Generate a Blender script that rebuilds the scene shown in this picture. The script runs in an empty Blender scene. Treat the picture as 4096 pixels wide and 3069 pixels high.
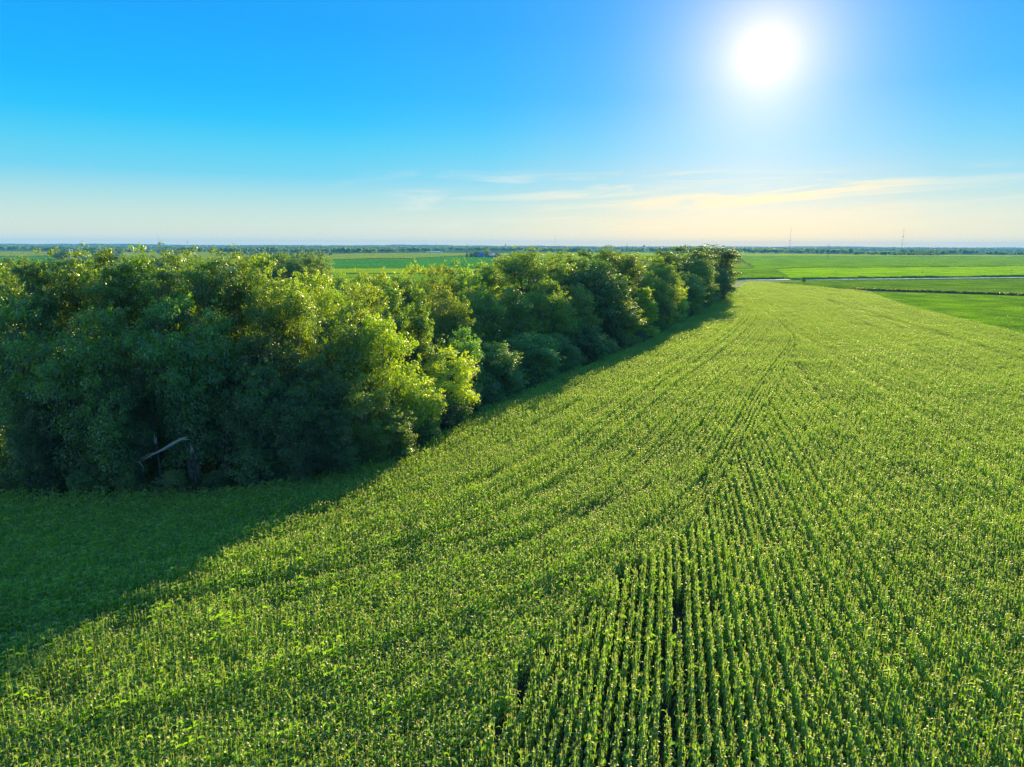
import bpy, math, random
import numpy as np
from mathutils import Vector, Matrix
R_ = math.radians
scene = bpy.context.scene
col = scene.collection
rng = np.random.default_rng(7)
random.seed(7)

# ------------------------------------------------------------------ camera
H = 31.5
FPX, CX, CY = 2819.0, 2048.0, 1534.5          # pinhole of the 4096 x 3069 photograph
PITCH, ROLL = R_(11.05), R_(0.2)
_F = np.array([0, math.cos(PITCH), -math.sin(PITCH)])
_U0 = np.array([0, math.sin(PITCH), math.cos(PITCH)])
_R0 = np.array([1.0, 0, 0])
_R = _R0 * math.cos(ROLL) + _U0 * math.sin(ROLL)
_U = -_R0 * math.sin(ROLL) + _U0 * math.cos(ROLL)
cd = bpy.data.cameras.new('camera')
cam = bpy.data.objects.new('camera', cd)
col.objects.link(cam)
cam.matrix_world = Matrix(((_R[0], _U[0], -_F[0], 0), (_R[1], _U[1], -_F[1], 0), (_R[2], _U[2], -_F[2], H), (0, 0, 0, 1)))
cd.sensor_width = 36.0
cd.lens = 36.0 * FPX / 4096.0
cd.clip_start = 0.5
cd.clip_end = 60000
scene.camera = cam

# ------------------------------------------------------------------ light
SUN_DIR = _F + _R * ((3062 - CX) / FPX) - _U * ((215 - CY) / FPX)
SUN_DIR = SUN_DIR / np.linalg.norm(SUN_DIR)
SUN_EL = math.asin(SUN_DIR[2])
SUN_AZ = math.atan2(SUN_DIR[0], SUN_DIR[1])     # clockwise from +Y
sd = bpy.data.lights.new('sun', 'SUN')
sd.energy = 5.0
sd.angle = R_(0.6)
sd.color = (1.0, 0.87, 0.58)
sun = bpy.data.objects.new('sun', sd)
col.objects.link(sun)
sun.rotation_mode = 'QUATERNION'
sun.rotation_quaternion = Vector(SUN_DIR).to_track_quat('Z', 'Y')
sun.location = (0, 0, 100)

world = bpy.data.worlds.new('World')
scene.world = world
world.use_nodes = True
scene.view_settings.view_transform = 'Standard'
scene.view_settings.look = 'None'
scene.view_settings.exposure = 0.68
scene.view_settings.gamma = 1.0
scene.view_settings.use_curve_mapping = False
scene.cycles.max_bounces = 6
scene.cycles.diffuse_bounces = 3
scene.cycles.glossy_bounces = 2
scene.cycles.transmission_bounces = 4
scene.cycles.volume_bounces = 1
scene.cycles.transparent_max_bounces = 4
scene.cycles.caustics_reflective = False
scene.cycles.caustics_refractive = False
scene.cycles.sample_clamp_indirect = 4.0
scene.cycles.use_denoising = True
scene.cycles.denoising_prefilter = 'NONE'


class NT:
    """small node-tree writer"""
    def __init__(s, tree):
        s.t = tree
        tree.nodes.clear()

    def n(s, kind, **kw):
        nd = s.t.nodes.new(kind)
        ins = kw.pop('ins', {})
        for k, v in kw.items():
            setattr(nd, k, v)
        for k, v in ins.items():
            if hasattr(v, 'is_output') or hasattr(v, 'links'):
                s.t.links.new(v, nd.inputs[k])
            else:
                nd.inputs[k].default_value = v
        return nd

    def math(s, op, a, b=0.0, c=0.0, clamp=False):
        nd = s.t.nodes.new('ShaderNodeMath')
        nd.operation = op
        nd.use_clamp = clamp
        for i, v in enumerate((a, b, c)):
            if hasattr(v, 'links'):
                s.t.links.new(v, nd.inputs[i])
            else:
                nd.inputs[i].default_value = v
        return nd.outputs[0]

    def mix(s, fac, a, b, blend='MIX'):
        nd = s.t.nodes.new('ShaderNodeMix')
        nd.data_type = 'RGBA'
        nd.blend_type = blend
        nd.clamp_factor = True
        for i, v in ((0, fac), (6, a), (7, b)):
            if hasattr(v, 'links'):
                s.t.links.new(v, nd.inputs[i])
            else:
                nd.inputs[i].default_value = v if i == 0 else (*v[:3], 1.0)
        return nd.outputs[2]

    def ramp(s, fac, stops, interp='LINEAR'):
        nd = s.t.nodes.new('ShaderNodeValToRGB')
        nd.color_ramp.interpolation = interp
        e = nd.color_ramp.elements
        while len(e) > 1:
            e.remove(e[-1])
        for i, (p, c) in enumerate(stops):
            x = e[0] if i == 0 else e.new(p)
            x.position = p
            c = (c, c, c) if isinstance(c, (int, float)) else c
            x.color = (*c[:3], 1.0)
        if hasattr(fac, 'links'):
            s.t.links.new(fac, nd.inputs[0])
        return nd.outputs[0]

    def link(s, a, b):
        s.t.links.new(a, b)


def srgb(r, g, b):
    return tuple(((c / 255.0) / 12.92 if c / 255.0 <= 0.04045 else (((c / 255.0) + 0.055) / 1.055) ** 2.4) for c in (r, g, b))


def build_world():
    w = NT(world.node_tree)
    tc = w.n('ShaderNodeTexCoord')
    d = tc.outputs['Generated']
    sep = w.n('ShaderNodeSeparateXYZ', ins={0: d})
    sky = w.n('ShaderNodeTexSky', sky_type='NISHITA', sun_disc=False, sun_elevation=SUN_EL, sun_rotation=SUN_AZ,
              altitude=250.0, air_density=1.0, dust_density=0.6, ozone_density=2.0)
    # air colour by height above the horizon (deep polarised blue overhead, pale at the horizon)
    el = w.math('MAXIMUM', sep.outputs[2], 0.0)
    cold = w.ramp(el, [(0.0, srgb(240, 228, 188)), (0.012, srgb(226, 230, 204)), (0.04, srgb(200, 226, 216)), (0.06, srgb(172, 221, 224)), (0.09, srgb(112, 209, 238)), (0.125, srgb(75, 203, 242)),
                       (0.155, srgb(28, 192, 248)), (0.19, srgb(0, 180, 252)), (0.27, srgb(0, 163, 250)), (0.5, srgb(40, 160, 240)), (1.0, srgb(60, 160, 235))])
    warm = w.ramp(el, [(0.0, srgb(255, 222, 145)), (0.012, srgb(252, 230, 176)), (0.035, srgb(242, 230, 196)), (0.075, srgb(190, 220, 226)), (0.125, srgb(135, 205, 240)),
                       (0.19, srgb(70, 182, 246)), (0.27, srgb(50, 172, 250)), (0.5, srgb(40, 130, 235)), (1.0, srgb(10, 80, 180))])
    dot = w.n('ShaderNodeVectorMath', operation='DOT_PRODUCT', ins={0: d, 1: tuple(SUN_DIR)})
    ang = w.math('ARCCOSINE', w.math('MINIMUM', dot.outputs['Value'], 1.0))
    # azimuth distance to the sun
    hd = w.n('ShaderNodeCombineXYZ', ins={0: sep.outputs[0], 1: sep.outputs[1], 2: 0.0})
    hn = w.n('ShaderNodeVectorMath', operation='NORMALIZE', ins={0: hd.outputs[0]})
    hdot = w.n('ShaderNodeVectorMath', operation='DOT_PRODUCT', ins={0: hn.outputs[0], 1: (math.sin(SUN_AZ), math.cos(SUN_AZ), 0)})
    az = w.math('ARCCOSINE', w.math('MINIMUM', hdot.outputs['Value'], 1.0))
    wf = w.ramp(az, [(0.0, 1.0), (0.12, 0.85), (0.24, 0.5), (0.38, 0.18), (0.6, 0.0)], 'EASE')
    base = w.mix(wf, cold, warm)
    # unseen sky opposite the sun, brightened and tinted blue to fill the shaded sides
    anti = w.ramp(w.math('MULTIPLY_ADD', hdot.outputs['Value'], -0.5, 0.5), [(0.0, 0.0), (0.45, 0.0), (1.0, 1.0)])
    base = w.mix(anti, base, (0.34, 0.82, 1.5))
    # thin streaks of cirrus low in the sky
    elv = w.math('ARCSINE', sep.outputs[2])
    azs = w.math('ARCTAN2', sep.outputs[0], sep.outputs[1])
    cv = w.n('ShaderNodeCombineXYZ', ins={0: w.math('MULTIPLY', azs, 4.2), 1: w.math('ADD', w.math('MULTIPLY', elv, 46.0), w.math('MULTIPLY', azs, -1.6)), 2: 3.3})
    nz = w.n('ShaderNodeTexNoise', ins={'Vector': cv.outputs[0], 'Scale': 1.0, 'Detail': 9.0, 'Roughness': 0.6, 'Distortion': 0.9})
    band = w.ramp(elv, [(0.0, 0.0), (0.02, 0.5), (0.05, 1.0), (0.082, 0.95), (0.105, 0.0)], 'EASE')
    azb = w.ramp(w.math('MULTIPLY_ADD', azs, 0.5, 0.5), [(0.34, 0.0), (0.47, 0.6), (0.56, 1.0), (0.70, 1.0), (0.80, 0.35)], 'EASE')
    cm = w.ramp(nz.outputs[0], [(0.44, 0.0), (0.68, 1.0)], 'EASE')
    cf = w.math('MULTIPLY', w.math('MULTIPLY', cm, band), azb)
    ccol = w.mix(wf, srgb(232, 240, 238), srgb(255, 234, 184))
    base = w.mix(w.math('MULTIPLY', cf, 0.95), base, ccol)
    # solar aureole
    g1 = w.math('POWER', 2.718, w.math('MULTIPLY', w.math('POWER', w.math('DIVIDE', ang, 0.034), 2.0), -1.0))
    g3 = w.math('POWER', 2.718, w.math('MULTIPLY', w.math('POWER', w.math('DIVIDE', ang, 0.115), 2.0), -1.0))
    g2 = w.math('POWER', 2.718, w.math('MULTIPLY', w.math('DIVIDE', ang, 0.050), -1.0))
    glow = w.math('ADD', w.math('MULTIPLY', g2, 1.12), w.math('MULTIPLY', g3, 0.10))
    gl = w.n('ShaderNodeMix', data_type='RGBA', blend_type='ADD', ins={0: 1.0, 6: base})
    gc = w.n('ShaderNodeVectorMath', operation='SCALE', ins={0: (1.25, 0.76, 0.62), 'Scale': glow})
    w.link(gc.outputs[0], gl.inputs[7])
    # the physical sky gives the last share of the light and colour
    skyc = w.n('ShaderNodeVectorMath', operation='SCALE', ins={0: sky.outputs[0], 'Scale': 0.04})
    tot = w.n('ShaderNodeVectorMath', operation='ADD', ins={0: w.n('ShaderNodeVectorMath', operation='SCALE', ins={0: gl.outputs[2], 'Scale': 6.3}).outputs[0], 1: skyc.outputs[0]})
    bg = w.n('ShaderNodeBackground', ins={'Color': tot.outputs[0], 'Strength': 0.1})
    out = w.n('ShaderNodeOutputWorld')
    w.link(bg.outputs[0], out.inputs[0])
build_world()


# ------------------------------------------------------------------ helpers
def ray(x, y):
    return _F + _R * ((x - CX) / FPX) - _U * ((y - CY) / FPX)


def gp(x, y, z=0.0):
    """where the sight line through photo pixel (x, y) meets height z"""
    d = ray(x, y)
    t = (z - H) / d[2]
    return np.array([d[0] * t, d[1] * t])


def at_dist(x, D):
    """ground point at forward distance D on the sight line of photo column x"""
    d = ray(x, 984.0)
    return np.array([d[0] / d[1] * D, D])


def proj(P):
    P = np.atleast_2d(P)
    v = P - np.array([0, 0, H])
    z = v @ _F
    z = np.where(z < 1e-3, 1e-3, z)
    return CX + FPX * (v @ _R) / z, CY - FPX * (v @ _U) / z, v @ _F


def hz(x):
    """photo row of the true horizon in column x"""
    return 976.7 + (x + 37) / 4174.0 * 14.6


def tag(o, label=None, cat=None, group=None, kind=None):
    if label: o['label'] = label
    if cat: o['category'] = cat
    if group: o['group'] = group
    if kind: o['kind'] = kind
    return o


def mesh_np(name, verts, faces, mats, mat_idx=None, attrs=None, smooth=False):
    """verts (n,3); faces list of arrays (m,k); attrs {name: per-vertex floats}"""
    me = bpy.data.meshes.new(name)
    verts = np.asarray(verts, dtype=np.float32)
    me.vertices.add(len(verts))
    me.vertices.foreach_set('co', verts.ravel())
    loops = np.concatenate([np.asarray(f, dtype=np.int32).ravel() for f in faces]) if faces else np.zeros(0, np.int32)
    counts = np.concatenate([np.full(len(f), np.asarray(f).shape[1], dtype=np.int32) for f in faces])
    me.loops.add(len(loops))
    me.loops.foreach_set('vertex_index', loops)
    me.polygons.add(len(counts))
    st = np.concatenate([[0], np.cumsum(counts)[:-1]]).astype(np.int32)
    me.polygons.foreach_set('loop_start', st)
    me.polygons.foreach_set('loop_total', counts)
    if mat_idx is not None:
        me.polygons.foreach_set('material_index', np.asarray(mat_idx, dtype=np.int32))
    if smooth:
        me.polygons.foreach_set('use_smooth', np.ones(len(counts), dtype=bool))
    for k, v in (attrs or {}).items():
        a = me.attributes.new(k, 'FLOAT', 'POINT')
        a.data.foreach_set('value', np.asarray(v, dtype=np.float32))
    for m in (mats if isinstance(mats, (list, tuple)) else [mats]):
        me.materials.append(m)
    me.update(calc_edges=True)
    return me


def obj(name, me, parent=None, link=True):
    o = bpy.data.objects.new(name, me)
    if link:
        col.objects.link(o)
    if parent is not None:
        o.parent = parent
    return o


def empty(name, loc=(0, 0, 0), rz=0.0, scale=(1, 1, 1)):
    o = bpy.data.objects.new(name, None)
    col.objects.link(o)
    o.location = loc
    o.rotation_euler = (0, 0, rz)
    o.scale = scale
    o.empty_display_size = 0.5
    return o


class MB:
    """collects boxes, tubes and prisms into one mesh"""
    def __init__(s):
        s.v, s.f3, s.f4, s.n = [], [], [], 0

    def add(s, v, quads=None, tris=None):
        v = np.asarray(v, float)
        s.v.append(v)
        if quads is not None and len(quads): s.f4.append(np.asarray(quads) + s.n)
        if tris is not None and len(tris): s.f3.append(np.asarray(tris) + s.n)
        s.n += len(v)
        return s

    def box(s, x0, x1, y0, y1, z0, z1):
        v = [(x, y, z) for z in (z0, z1) for y in (y0, y1) for x in (x0, x1)]
        return s.add(v, [(0, 2, 3, 1), (4, 5, 7, 6), (0, 1, 5, 4), (2, 6, 7, 3), (0, 4, 6, 2), (1, 3, 7, 5)])

    def tube(s, pts, rad, n=6, cap=True):
        pts = np.asarray(pts, float)
        rad = np.broadcast_to(np.asarray(rad, float), (len(pts),))
        tg = np.gradient(pts, axis=0)
        tg /= np.linalg.norm(tg, axis=1)[:, None] + 1e-9
        ref = np.array([1.0, 0, 0]) if abs(tg[0][0]) < 0.8 else np.array([0, 1.0, 0])
        a = np.cross(tg, ref); a /= np.linalg.norm(a, axis=1)[:, None] + 1e-9
        b = np.cross(tg, a)
        th = np.arange(n) / n * 2 * math.pi
        v = (pts[:, None, :] + rad[:, None, None] * (np.cos(th)[None, :, None] * a[:, None, :] + np.sin(th)[None, :, None] * b[:, None, :])).reshape(-1, 3)
        q = []
        for i in range(len(pts) - 1):
            for k in range(n):
                q.append((i * n + k, i * n + (k + 1) % n, (i + 1) * n + (k + 1) % n, (i + 1) * n + k))
        t = []
        if cap:
            m = len(v)
            v = np.vstack([v, pts[0], pts[-1]])
            for k in range(n):
                t.append((m, (k + 1) % n, k))
                t.append((m + 1, (len(pts) - 1) * n + k, (len(pts) - 1) * n + (k + 1) % n))
        return s.add(v, q, t)

    def lathe(s, prof, n=20, c=(0, 0)):
        pr = np.asarray(prof, float)
        th = np.arange(n) / n * 2 * math.pi
        v = np.array([(c[0] + r * math.cos(t), c[1] + r * math.sin(t), z) for r, z in pr for t in th])
        q = [(i * n + k, i * n + (k + 1) % n, (i + 1) * n + (k + 1) % n, (i + 1) * n + k) for i in range(len(pr) - 1) for k in range(n)]
        return s.add(v, q)

    def prism(s, prof, y0, y1):
        """outline prof [(x,z)] extruded along y"""
        n = len(prof)
        v = [(x, y0, z) for x, z in prof] + [(x, y1, z) for x, z in prof] + [(np.mean([p[0] for p in prof]), y, np.mean([p[1] for p in prof])) for y in (y0, y1)]
        q = [(k, (k + 1) % n, n + (k + 1) % n, n + k) for k in range(n)]
        t = [(2 * n, (k + 1) % n, k) for k in range(n)] + [(2 * n + 1, n + k, n + (k + 1) % n) for k in range(n)]
        return s.add(v, q, t)

    def build(s, name, mat, parent=None, smooth=False):
        fs = ([np.vstack(s.f4)] if s.f4 else []) + ([np.vstack(s.f3)] if s.f3 else [])
        return obj(name, mesh_np(name, np.vstack(s.v), fs, mat, smooth=smooth), parent)


# ------------------------------------------------------------------ materials
def new_mat(name):
    m = bpy.data.materials.new(name)
    m.use_nodes = True
    return m, NT(m.node_tree)


def leaf_mat(name, c1, c2, trans, tw=0.5, gloss=0.12, rough=0.35, patch=0.05, use_objcol=False, c3=None, pa=0.9):
    """leaf: two greens mixed by the per-leaf tint, light passing through, a waxy gloss"""
    m, w = new_mat(name)
    at = w.n('ShaderNodeAttribute', attribute_name='tint')
    geo = w.n('ShaderNodeNewGeometry')
    nz = w.n('ShaderNodeTexNoise', ins={'Vector': geo.outputs['Position'], 'Scale': patch, 'Detail': 3.0})
    oi = w.n('ShaderNodeObjectInfo')
    f = w.math('ADD', w.math('MULTIPLY', at.outputs['Fac'], 0.6), w.math('MULTIPLY', w.math('SUBTRACT', nz.outputs[0], 0.3 if pa < 1 else 0.43), pa), clamp=True)
    c = w.mix(f, c1, c2)
    if c3 is not None:
        dr = w.n('ShaderNodeAttribute', attribute_name='dry')
        c = w.mix(dr.outputs['Fac'], c, c3)
    if use_objcol:
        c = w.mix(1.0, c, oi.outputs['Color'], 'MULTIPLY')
    tr = w.mix(1.0, c, trans, 'MULTIPLY')
    if c3 is not None:
        tr = w.mix(dr.outputs['Fac'], tr, tuple(min(1.0, v * 1.5) for v in c3))
    dif = w.n('ShaderNodeBsdfDiffuse', ins={'Color': c})
    tl = w.n('ShaderNodeBsdfTranslucent', ins={'Color': tr})
    mx = w.n('ShaderNodeMixShader', ins={0: tw, 1: dif.outputs[0], 2: tl.outputs[0]})
    gs = w.n('ShaderNodeBsdfAnisotropic', ins={'Color': (1.0, 0.95, 0.62, 1), 'Roughness': rough})
    lw = w.n('ShaderNodeLayerWeight', ins={'Blend': 0.25})
    gf = w.math('MULTIPLY_ADD', lw.outputs['Fresnel'], gloss * 1.5, gloss * 0.35)
    m2 = w.n('ShaderNodeMixShader', ins={0: gf, 1: mx.outputs[0], 2: gs.outputs[0]})
    out = w.n('ShaderNodeOutputMaterial')
    w.link(m2.outputs[0], out.inputs[0])
    return m


def plain(name, c, rough=0.6, metallic=0.0, noise=0.25, nscale=2.0, spec=0.3, bump=0.0):
    m, w = new_mat(name)
    tc = w.n('ShaderNodeTexCoord')
    nz = w.n('ShaderNodeTexNoise', ins={'Vector': tc.outputs['Object'], 'Scale': nscale, 'Detail': 5.0})
    f = w.ramp(nz.outputs[0], [(0.3, 1.0 - noise), (0.7, 1.0 + 0.0)])
    cc = w.mix(1.0, c, f, 'MULTIPLY')
    b = w.n('ShaderNodeBsdfPrincipled', ins={'Base Color': cc, 'Roughness': rough, 'Metallic': metallic, 'Specular IOR Level': spec})
    if bump:
        bp = w.n('ShaderNodeBump', ins={'Strength': bump, 'Distance': 0.1, 'Height': nz.outputs[0]})
        w.link(bp.outputs[0], b.inputs['Normal'])
    out = w.n('ShaderNodeOutputMaterial')
    w.link(b.outputs[0], out.inputs[0])
    return m


def crop_mat(name, c1, c2, scale=0.05, row_az=0.0, row=0.0, tw=0.35, bump=0.6, fine=1.4, stretch=1.0, trans=(1.3, 1.4, 0.4)):
    """canopy of a crop seen from far: patchy greens, faint rows, rough leafy bump"""
    m, w = new_mat(name)
    geo = w.n('ShaderNodeNewGeometry')
    p = geo.outputs['Position']
    mp = w.n('ShaderNodeMapping', ins={'Vector': p, 'Rotation': (0, 0, row_az), 'Scale': (1, stretch, 1)})
    n1 = w.n('ShaderNodeTexNoise', ins={'Vector': mp.outputs[0], 'Scale': scale, 'Detail': 6.0, 'Roughness': 0.6})
    n2 = w.n('ShaderNodeTexNoise', ins={'Vector': mp.outputs[0], 'Scale': fine, 'Detail': 3.0, 'Roughness': 0.7})
    f = w.math('ADD', w.math('MULTIPLY', n1.outputs[0], 0.65), w.math('MULTIPLY', n2.outputs[0], 0.5))
    f = w.ramp(f, [(0.42, 0.0), (0.72, 1.0)])
    c = w.mix(f, c1, c2)
    if row:
        sx = w.n('ShaderNodeSeparateXYZ', ins={0: mp.outputs[0]})
        rw = w.math('SINE', w.math('MULTIPLY', sx.outputs[0], row))
        c = w.mix(w.math('MULTIPLY_ADD', rw, 0.12, 0.12), c, (0.01, 0.025, 0.005))
    bp = w.n('ShaderNodeBump', ins={'Strength': bump, 'Distance': 0.6, 'Height': n2.outputs[0]})
    dif = w.n('ShaderNodeBsdfDiffuse', ins={'Color': c, 'Normal': bp.outputs[0]})
    tl = w.n('ShaderNodeBsdfTranslucent', ins={'Color': w.mix(1.0, c, trans, 'MULTIPLY'), 'Normal': bp.outputs[0]})
    mx = w.n('ShaderNodeMixShader', ins={0: tw, 1: dif.outputs[0], 2: tl.outputs[0]})
    gs = w.n('ShaderNodeBsdfAnisotropic', ins={'Color': (0.8, 0.85, 0.7, 1), 'Roughness': 0.65, 'Normal': bp.outputs[0]})
    m2 = w.n('ShaderNodeMixShader', ins={0: 0.035, 1: mx.outputs[0], 2: gs.outputs[0]})
    out = w.n('ShaderNodeOutputMaterial')
    w.link(m2.outputs[0], out.inputs[0])
    return m


M = {}
M['corn'] = leaf_mat('corn_leaf', (0.040, 0.098, 0.034), (0.092, 0.178, 0.038), (6.3, 5.4, 0.01), tw=0.66, gloss=0.13, rough=0.45, patch=0.06, c3=(0.30, 0.27, 0.15))
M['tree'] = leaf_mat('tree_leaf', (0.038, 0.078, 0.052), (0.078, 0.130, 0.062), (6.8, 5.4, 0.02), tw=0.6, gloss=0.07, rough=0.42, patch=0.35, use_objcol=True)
M['bark'] = plain('grey_bark', (0.16, 0.14, 0.12), rough=0.9, nscale=6, noise=0.5, bump=0.5)
M['pale_wood'] = plain('bare_wood', (0.26, 0.23, 0.19), rough=0.85, nscale=5, noise=0.4, bump=0.5)
M['ground'] = crop_mat('prairie_ground', (0.035, 0.075, 0.015), (0.10, 0.15, 0.035), scale=0.004, fine=0.03, tw=0.15)
M['soil'] = plain('dark_soil', (0.045, 0.038, 0.028), rough=0.95, nscale=0.6, noise=0.5)
M['road'] = plain('gravel', (0.68, 0.66, 0.63), rough=0.9, nscale=0.3, noise=0.12, spec=0.15)  # pale tone holds the road's glare in the base colour
M['soy'] = crop_mat('soybean_canopy', (0.03, 0.11, 0.012), (0.075, 0.20, 0.02), scale=0.03, fine=0.9, stretch=1.0)
M['soy2'] = crop_mat('soybean_bright', (0.06, 0.17, 0.015), (0.11, 0.26, 0.02), scale=0.03, fine=0.9)
M['soy_far'] = crop_mat('soybean_far', (0.02, 0.12, 0.02), (0.04, 0.17, 0.03), scale=0.01, fine=0.15, tw=0.3)
M['corn_far'] = crop_mat('corn_far', (0.07, 0.16, 0.01), (0.15, 0.27, 0.015), scale=0.02, fine=0.35, tw=0.4)
M['corn_gold'] = crop_mat('corn_gold', (0.14, 0.20, 0.02), (0.22, 0.29, 0.03), scale=0.012, fine=0.2, tw=0.3)
M['corn_mid'] = crop_mat('corn_mid', (0.045, 0.14, 0.015), (0.10, 0.22, 0.02), scale=0.015, fine=0.25, tw=0.35)
M['tan'] = crop_mat('ripening_crop', (0.13, 0.17, 0.045), (0.20, 0.24, 0.06), scale=0.01, fine=0.2, tw=0.2)
M['grass'] = crop_mat('rough_grass', (0.06, 0.12, 0.015), (0.13, 0.20, 0.03), scale=0.08, fine=0.8, tw=0.25)
M['blue'] = plain('blue_steel', (0.02, 0.16, 0.48), rough=0.45, nscale=0.4, noise=0.15)
M['white'] = plain('white_paint', (0.8, 0.8, 0.82), rough=0.5, nscale=0.3, noise=0.08)
M['lilac'] = plain('pale_steel', (0.42, 0.45, 0.55), rough=0.4, nscale=0.3, noise=0.12)
M['steel'] = plain('galvanised_steel', (0.45, 0.46, 0.48), rough=0.4, metallic=0.6, nscale=0.5, noise=0.1)
M['darkroof'] = plain('dark_roof', (0.08, 0.085, 0.1), rough=0.6, nscale=0.4)
M['concrete'] = plain('silo_concrete', (0.36, 0.36, 0.38), rough=0.8, nscale=0.8, noise=0.2)
M['pole'] = plain('weathered_pole', (0.12, 0.10, 0.085), rough=0.85, nscale=2)
M['mast'] = plain('mast_steel', (0.42, 0.32, 0.30), rough=0.6, nscale=0.1)
M['dead_bark'] = plain('dead_bark', (0.035, 0.032, 0.028), rough=0.95, nscale=6, noise=0.6, bump=0.5)
M['pane'] = plain('window_glass', (0.03, 0.04, 0.05), rough=0.1, spec=0.8)

# ------------------------------------------------------------------ curves on the ground
EDGE = np.array([(-160, 62), (-120, 70), (-90, 76), (-62, 81.5), (-43, 82.5), (-30, 86), (-17, 97), (-6.5, 128), (10.4, 164), (44, 228), (72.6, 295), (118, 405)], float)
SEAM = np.array([(-6, 8)] + [tuple(gp(x, y, 2.2)) for x, y in [(1850, 3069), (2120, 2600), (2480, 2290), (2814, 2084), (2940, 1830), (3065, 1638), (3152, 1469), (3185, 1363)]] + [(112, 288), (128, 345), (150, 430), (180, 620)], float)


def resample(P, step):
    d = np.concatenate([[0], np.cumsum(np.linalg.norm(np.diff(P, axis=0), axis=1))])
    t = np.arange(0, d[-1], step)
    return np.stack([np.interp(t, d, P[:, 0]), np.interp(t, d, P[:, 1])], 1)


def smooth(P, k):
    Q = P.copy()
    for _ in range(k):
        Q[1:-1] = 0.25 * Q[:-2] + 0.5 * Q[1:-1] + 0.25 * Q[2:]
    return Q


def side(P, Cv):
    """signed distance of points P to open curve Cv; + is to the right of travel"""
    best = np.full(len(P), 1e18); sg = np.zeros(len(P))
    for a, b in zip(Cv[:-1], Cv[1:]):
        ab = b - a
        t = np.clip(((P - a) @ ab) / (ab @ ab), 0, 1)
        q = a + t[:, None] * ab
        dd = ((P - q) ** 2).sum(1)
        cr = ab[1] * (P[:, 0] - a[0]) - ab[0] * (P[:, 1] - a[1])
        m = dd < best
        best[m] = dd[m]; sg[m] = np.sign(cr[m])
    return np.sqrt(best) * sg


def inside(P, poly):
    r = np.zeros(len(P), bool)
    n = len(poly)
    for i in range(n):
        a, b = poly[i], poly[(i + 1) % n]
        c = (a[1] > P[:, 1]) != (b[1] > P[:, 1])
        x = (b[0] - a[0]) * (P[:, 1] - a[1]) / (b[1] - a[1] + 1e-12) + a[0]
        r ^= c & (P[:, 0] < x)
    return r


# ------------------------------------------------------------------ ground, fields, road (the setting)
def grid_sheet(poly, z, step, mat, name, amp=0.0, drop=0.0, seed=1, max_n=90000):
    """a field cut from a grid: leafy top at height z, a real side down to the ground on its outline"""
    poly = np.asarray(poly, float)
    cen = poly.mean(0)
    P = resample(np.vstack([poly, poly[:1]]), step)
    n = len(P)
    # rings shrinking towards the centre line keep the outline exact
    lo, hi = poly.min(0), poly.max(0)
    xs = np.arange(lo[0], hi[0], step); ys = np.arange(lo[1], hi[1], step)
    while len(xs) * len(ys) > max_n:
        step *= 1.25
        xs = np.arange(lo[0], hi[0], step); ys = np.arange(lo[1], hi[1], step)
    import bmesh
    bm = bmesh.new()
    vs = [bm.verts.new((p[0], p[1], 0)) for p in poly]
    f = bm.faces.new(vs)
    if f.normal.z < 0: f.normal_flip()
    if amp > 0:
        for k in range(2):
            s = xs if k == 0 else ys
            nrm = (1, 0, 0) if k == 0 else (0, 1, 0)
            for c in s[1:]:
                co = (c, 0, 0) if k == 0 else (0, c, 0)
                bmesh.ops.bisect_plane(bm, geom=bm.verts[:] + bm.edges[:] + bm.faces[:], plane_co=co, plane_no=nrm)
    rg = np.random.default_rng(seed)
    edge_v = {v for e in bm.edges if len(e.link_faces) == 1 for v in e.verts}
    for v in bm.verts:
        v.co.z = z + (rg.uniform(-amp, amp) if amp else 0)
    if drop > 0:
        be = [e for e in bm.edges if len(e.link_faces) == 1]
        r = bmesh.ops.extrude_edge_only(bm, edges=be)
        for v in [g for g in r['geom'] if isinstance(g, bmesh.types.BMVert)]:
            v.co.z = z - drop
    bmesh.ops.recalc_face_normals(bm, faces=bm.faces[:])
    me = bpy.data.meshes.new(name)
    bm.to_mesh(me); bm.free()
    me.materials.append(mat)
    return obj(name, me)


g = MB(); g.add([(-13000, -600, 0), (13000, -600, 0), (13000, 13500, 0), (-13000, 13500, 0)], [(0, 1, 2, 3)])
tag(g.build('ground', M['ground']), 'green prairie farmland reaching to the horizon', kind='structure')


# soil under the near corn, and the floor of the wood
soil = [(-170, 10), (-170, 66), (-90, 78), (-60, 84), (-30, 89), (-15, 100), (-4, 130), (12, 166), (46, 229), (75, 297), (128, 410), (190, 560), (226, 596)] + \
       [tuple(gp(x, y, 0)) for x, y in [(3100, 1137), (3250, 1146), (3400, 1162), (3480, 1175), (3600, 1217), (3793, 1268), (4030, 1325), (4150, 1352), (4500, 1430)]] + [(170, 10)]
grid_sheet(soil, 0.02, 50, M['soil'], 'field_soil')['kind'] = 'structure'
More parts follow.
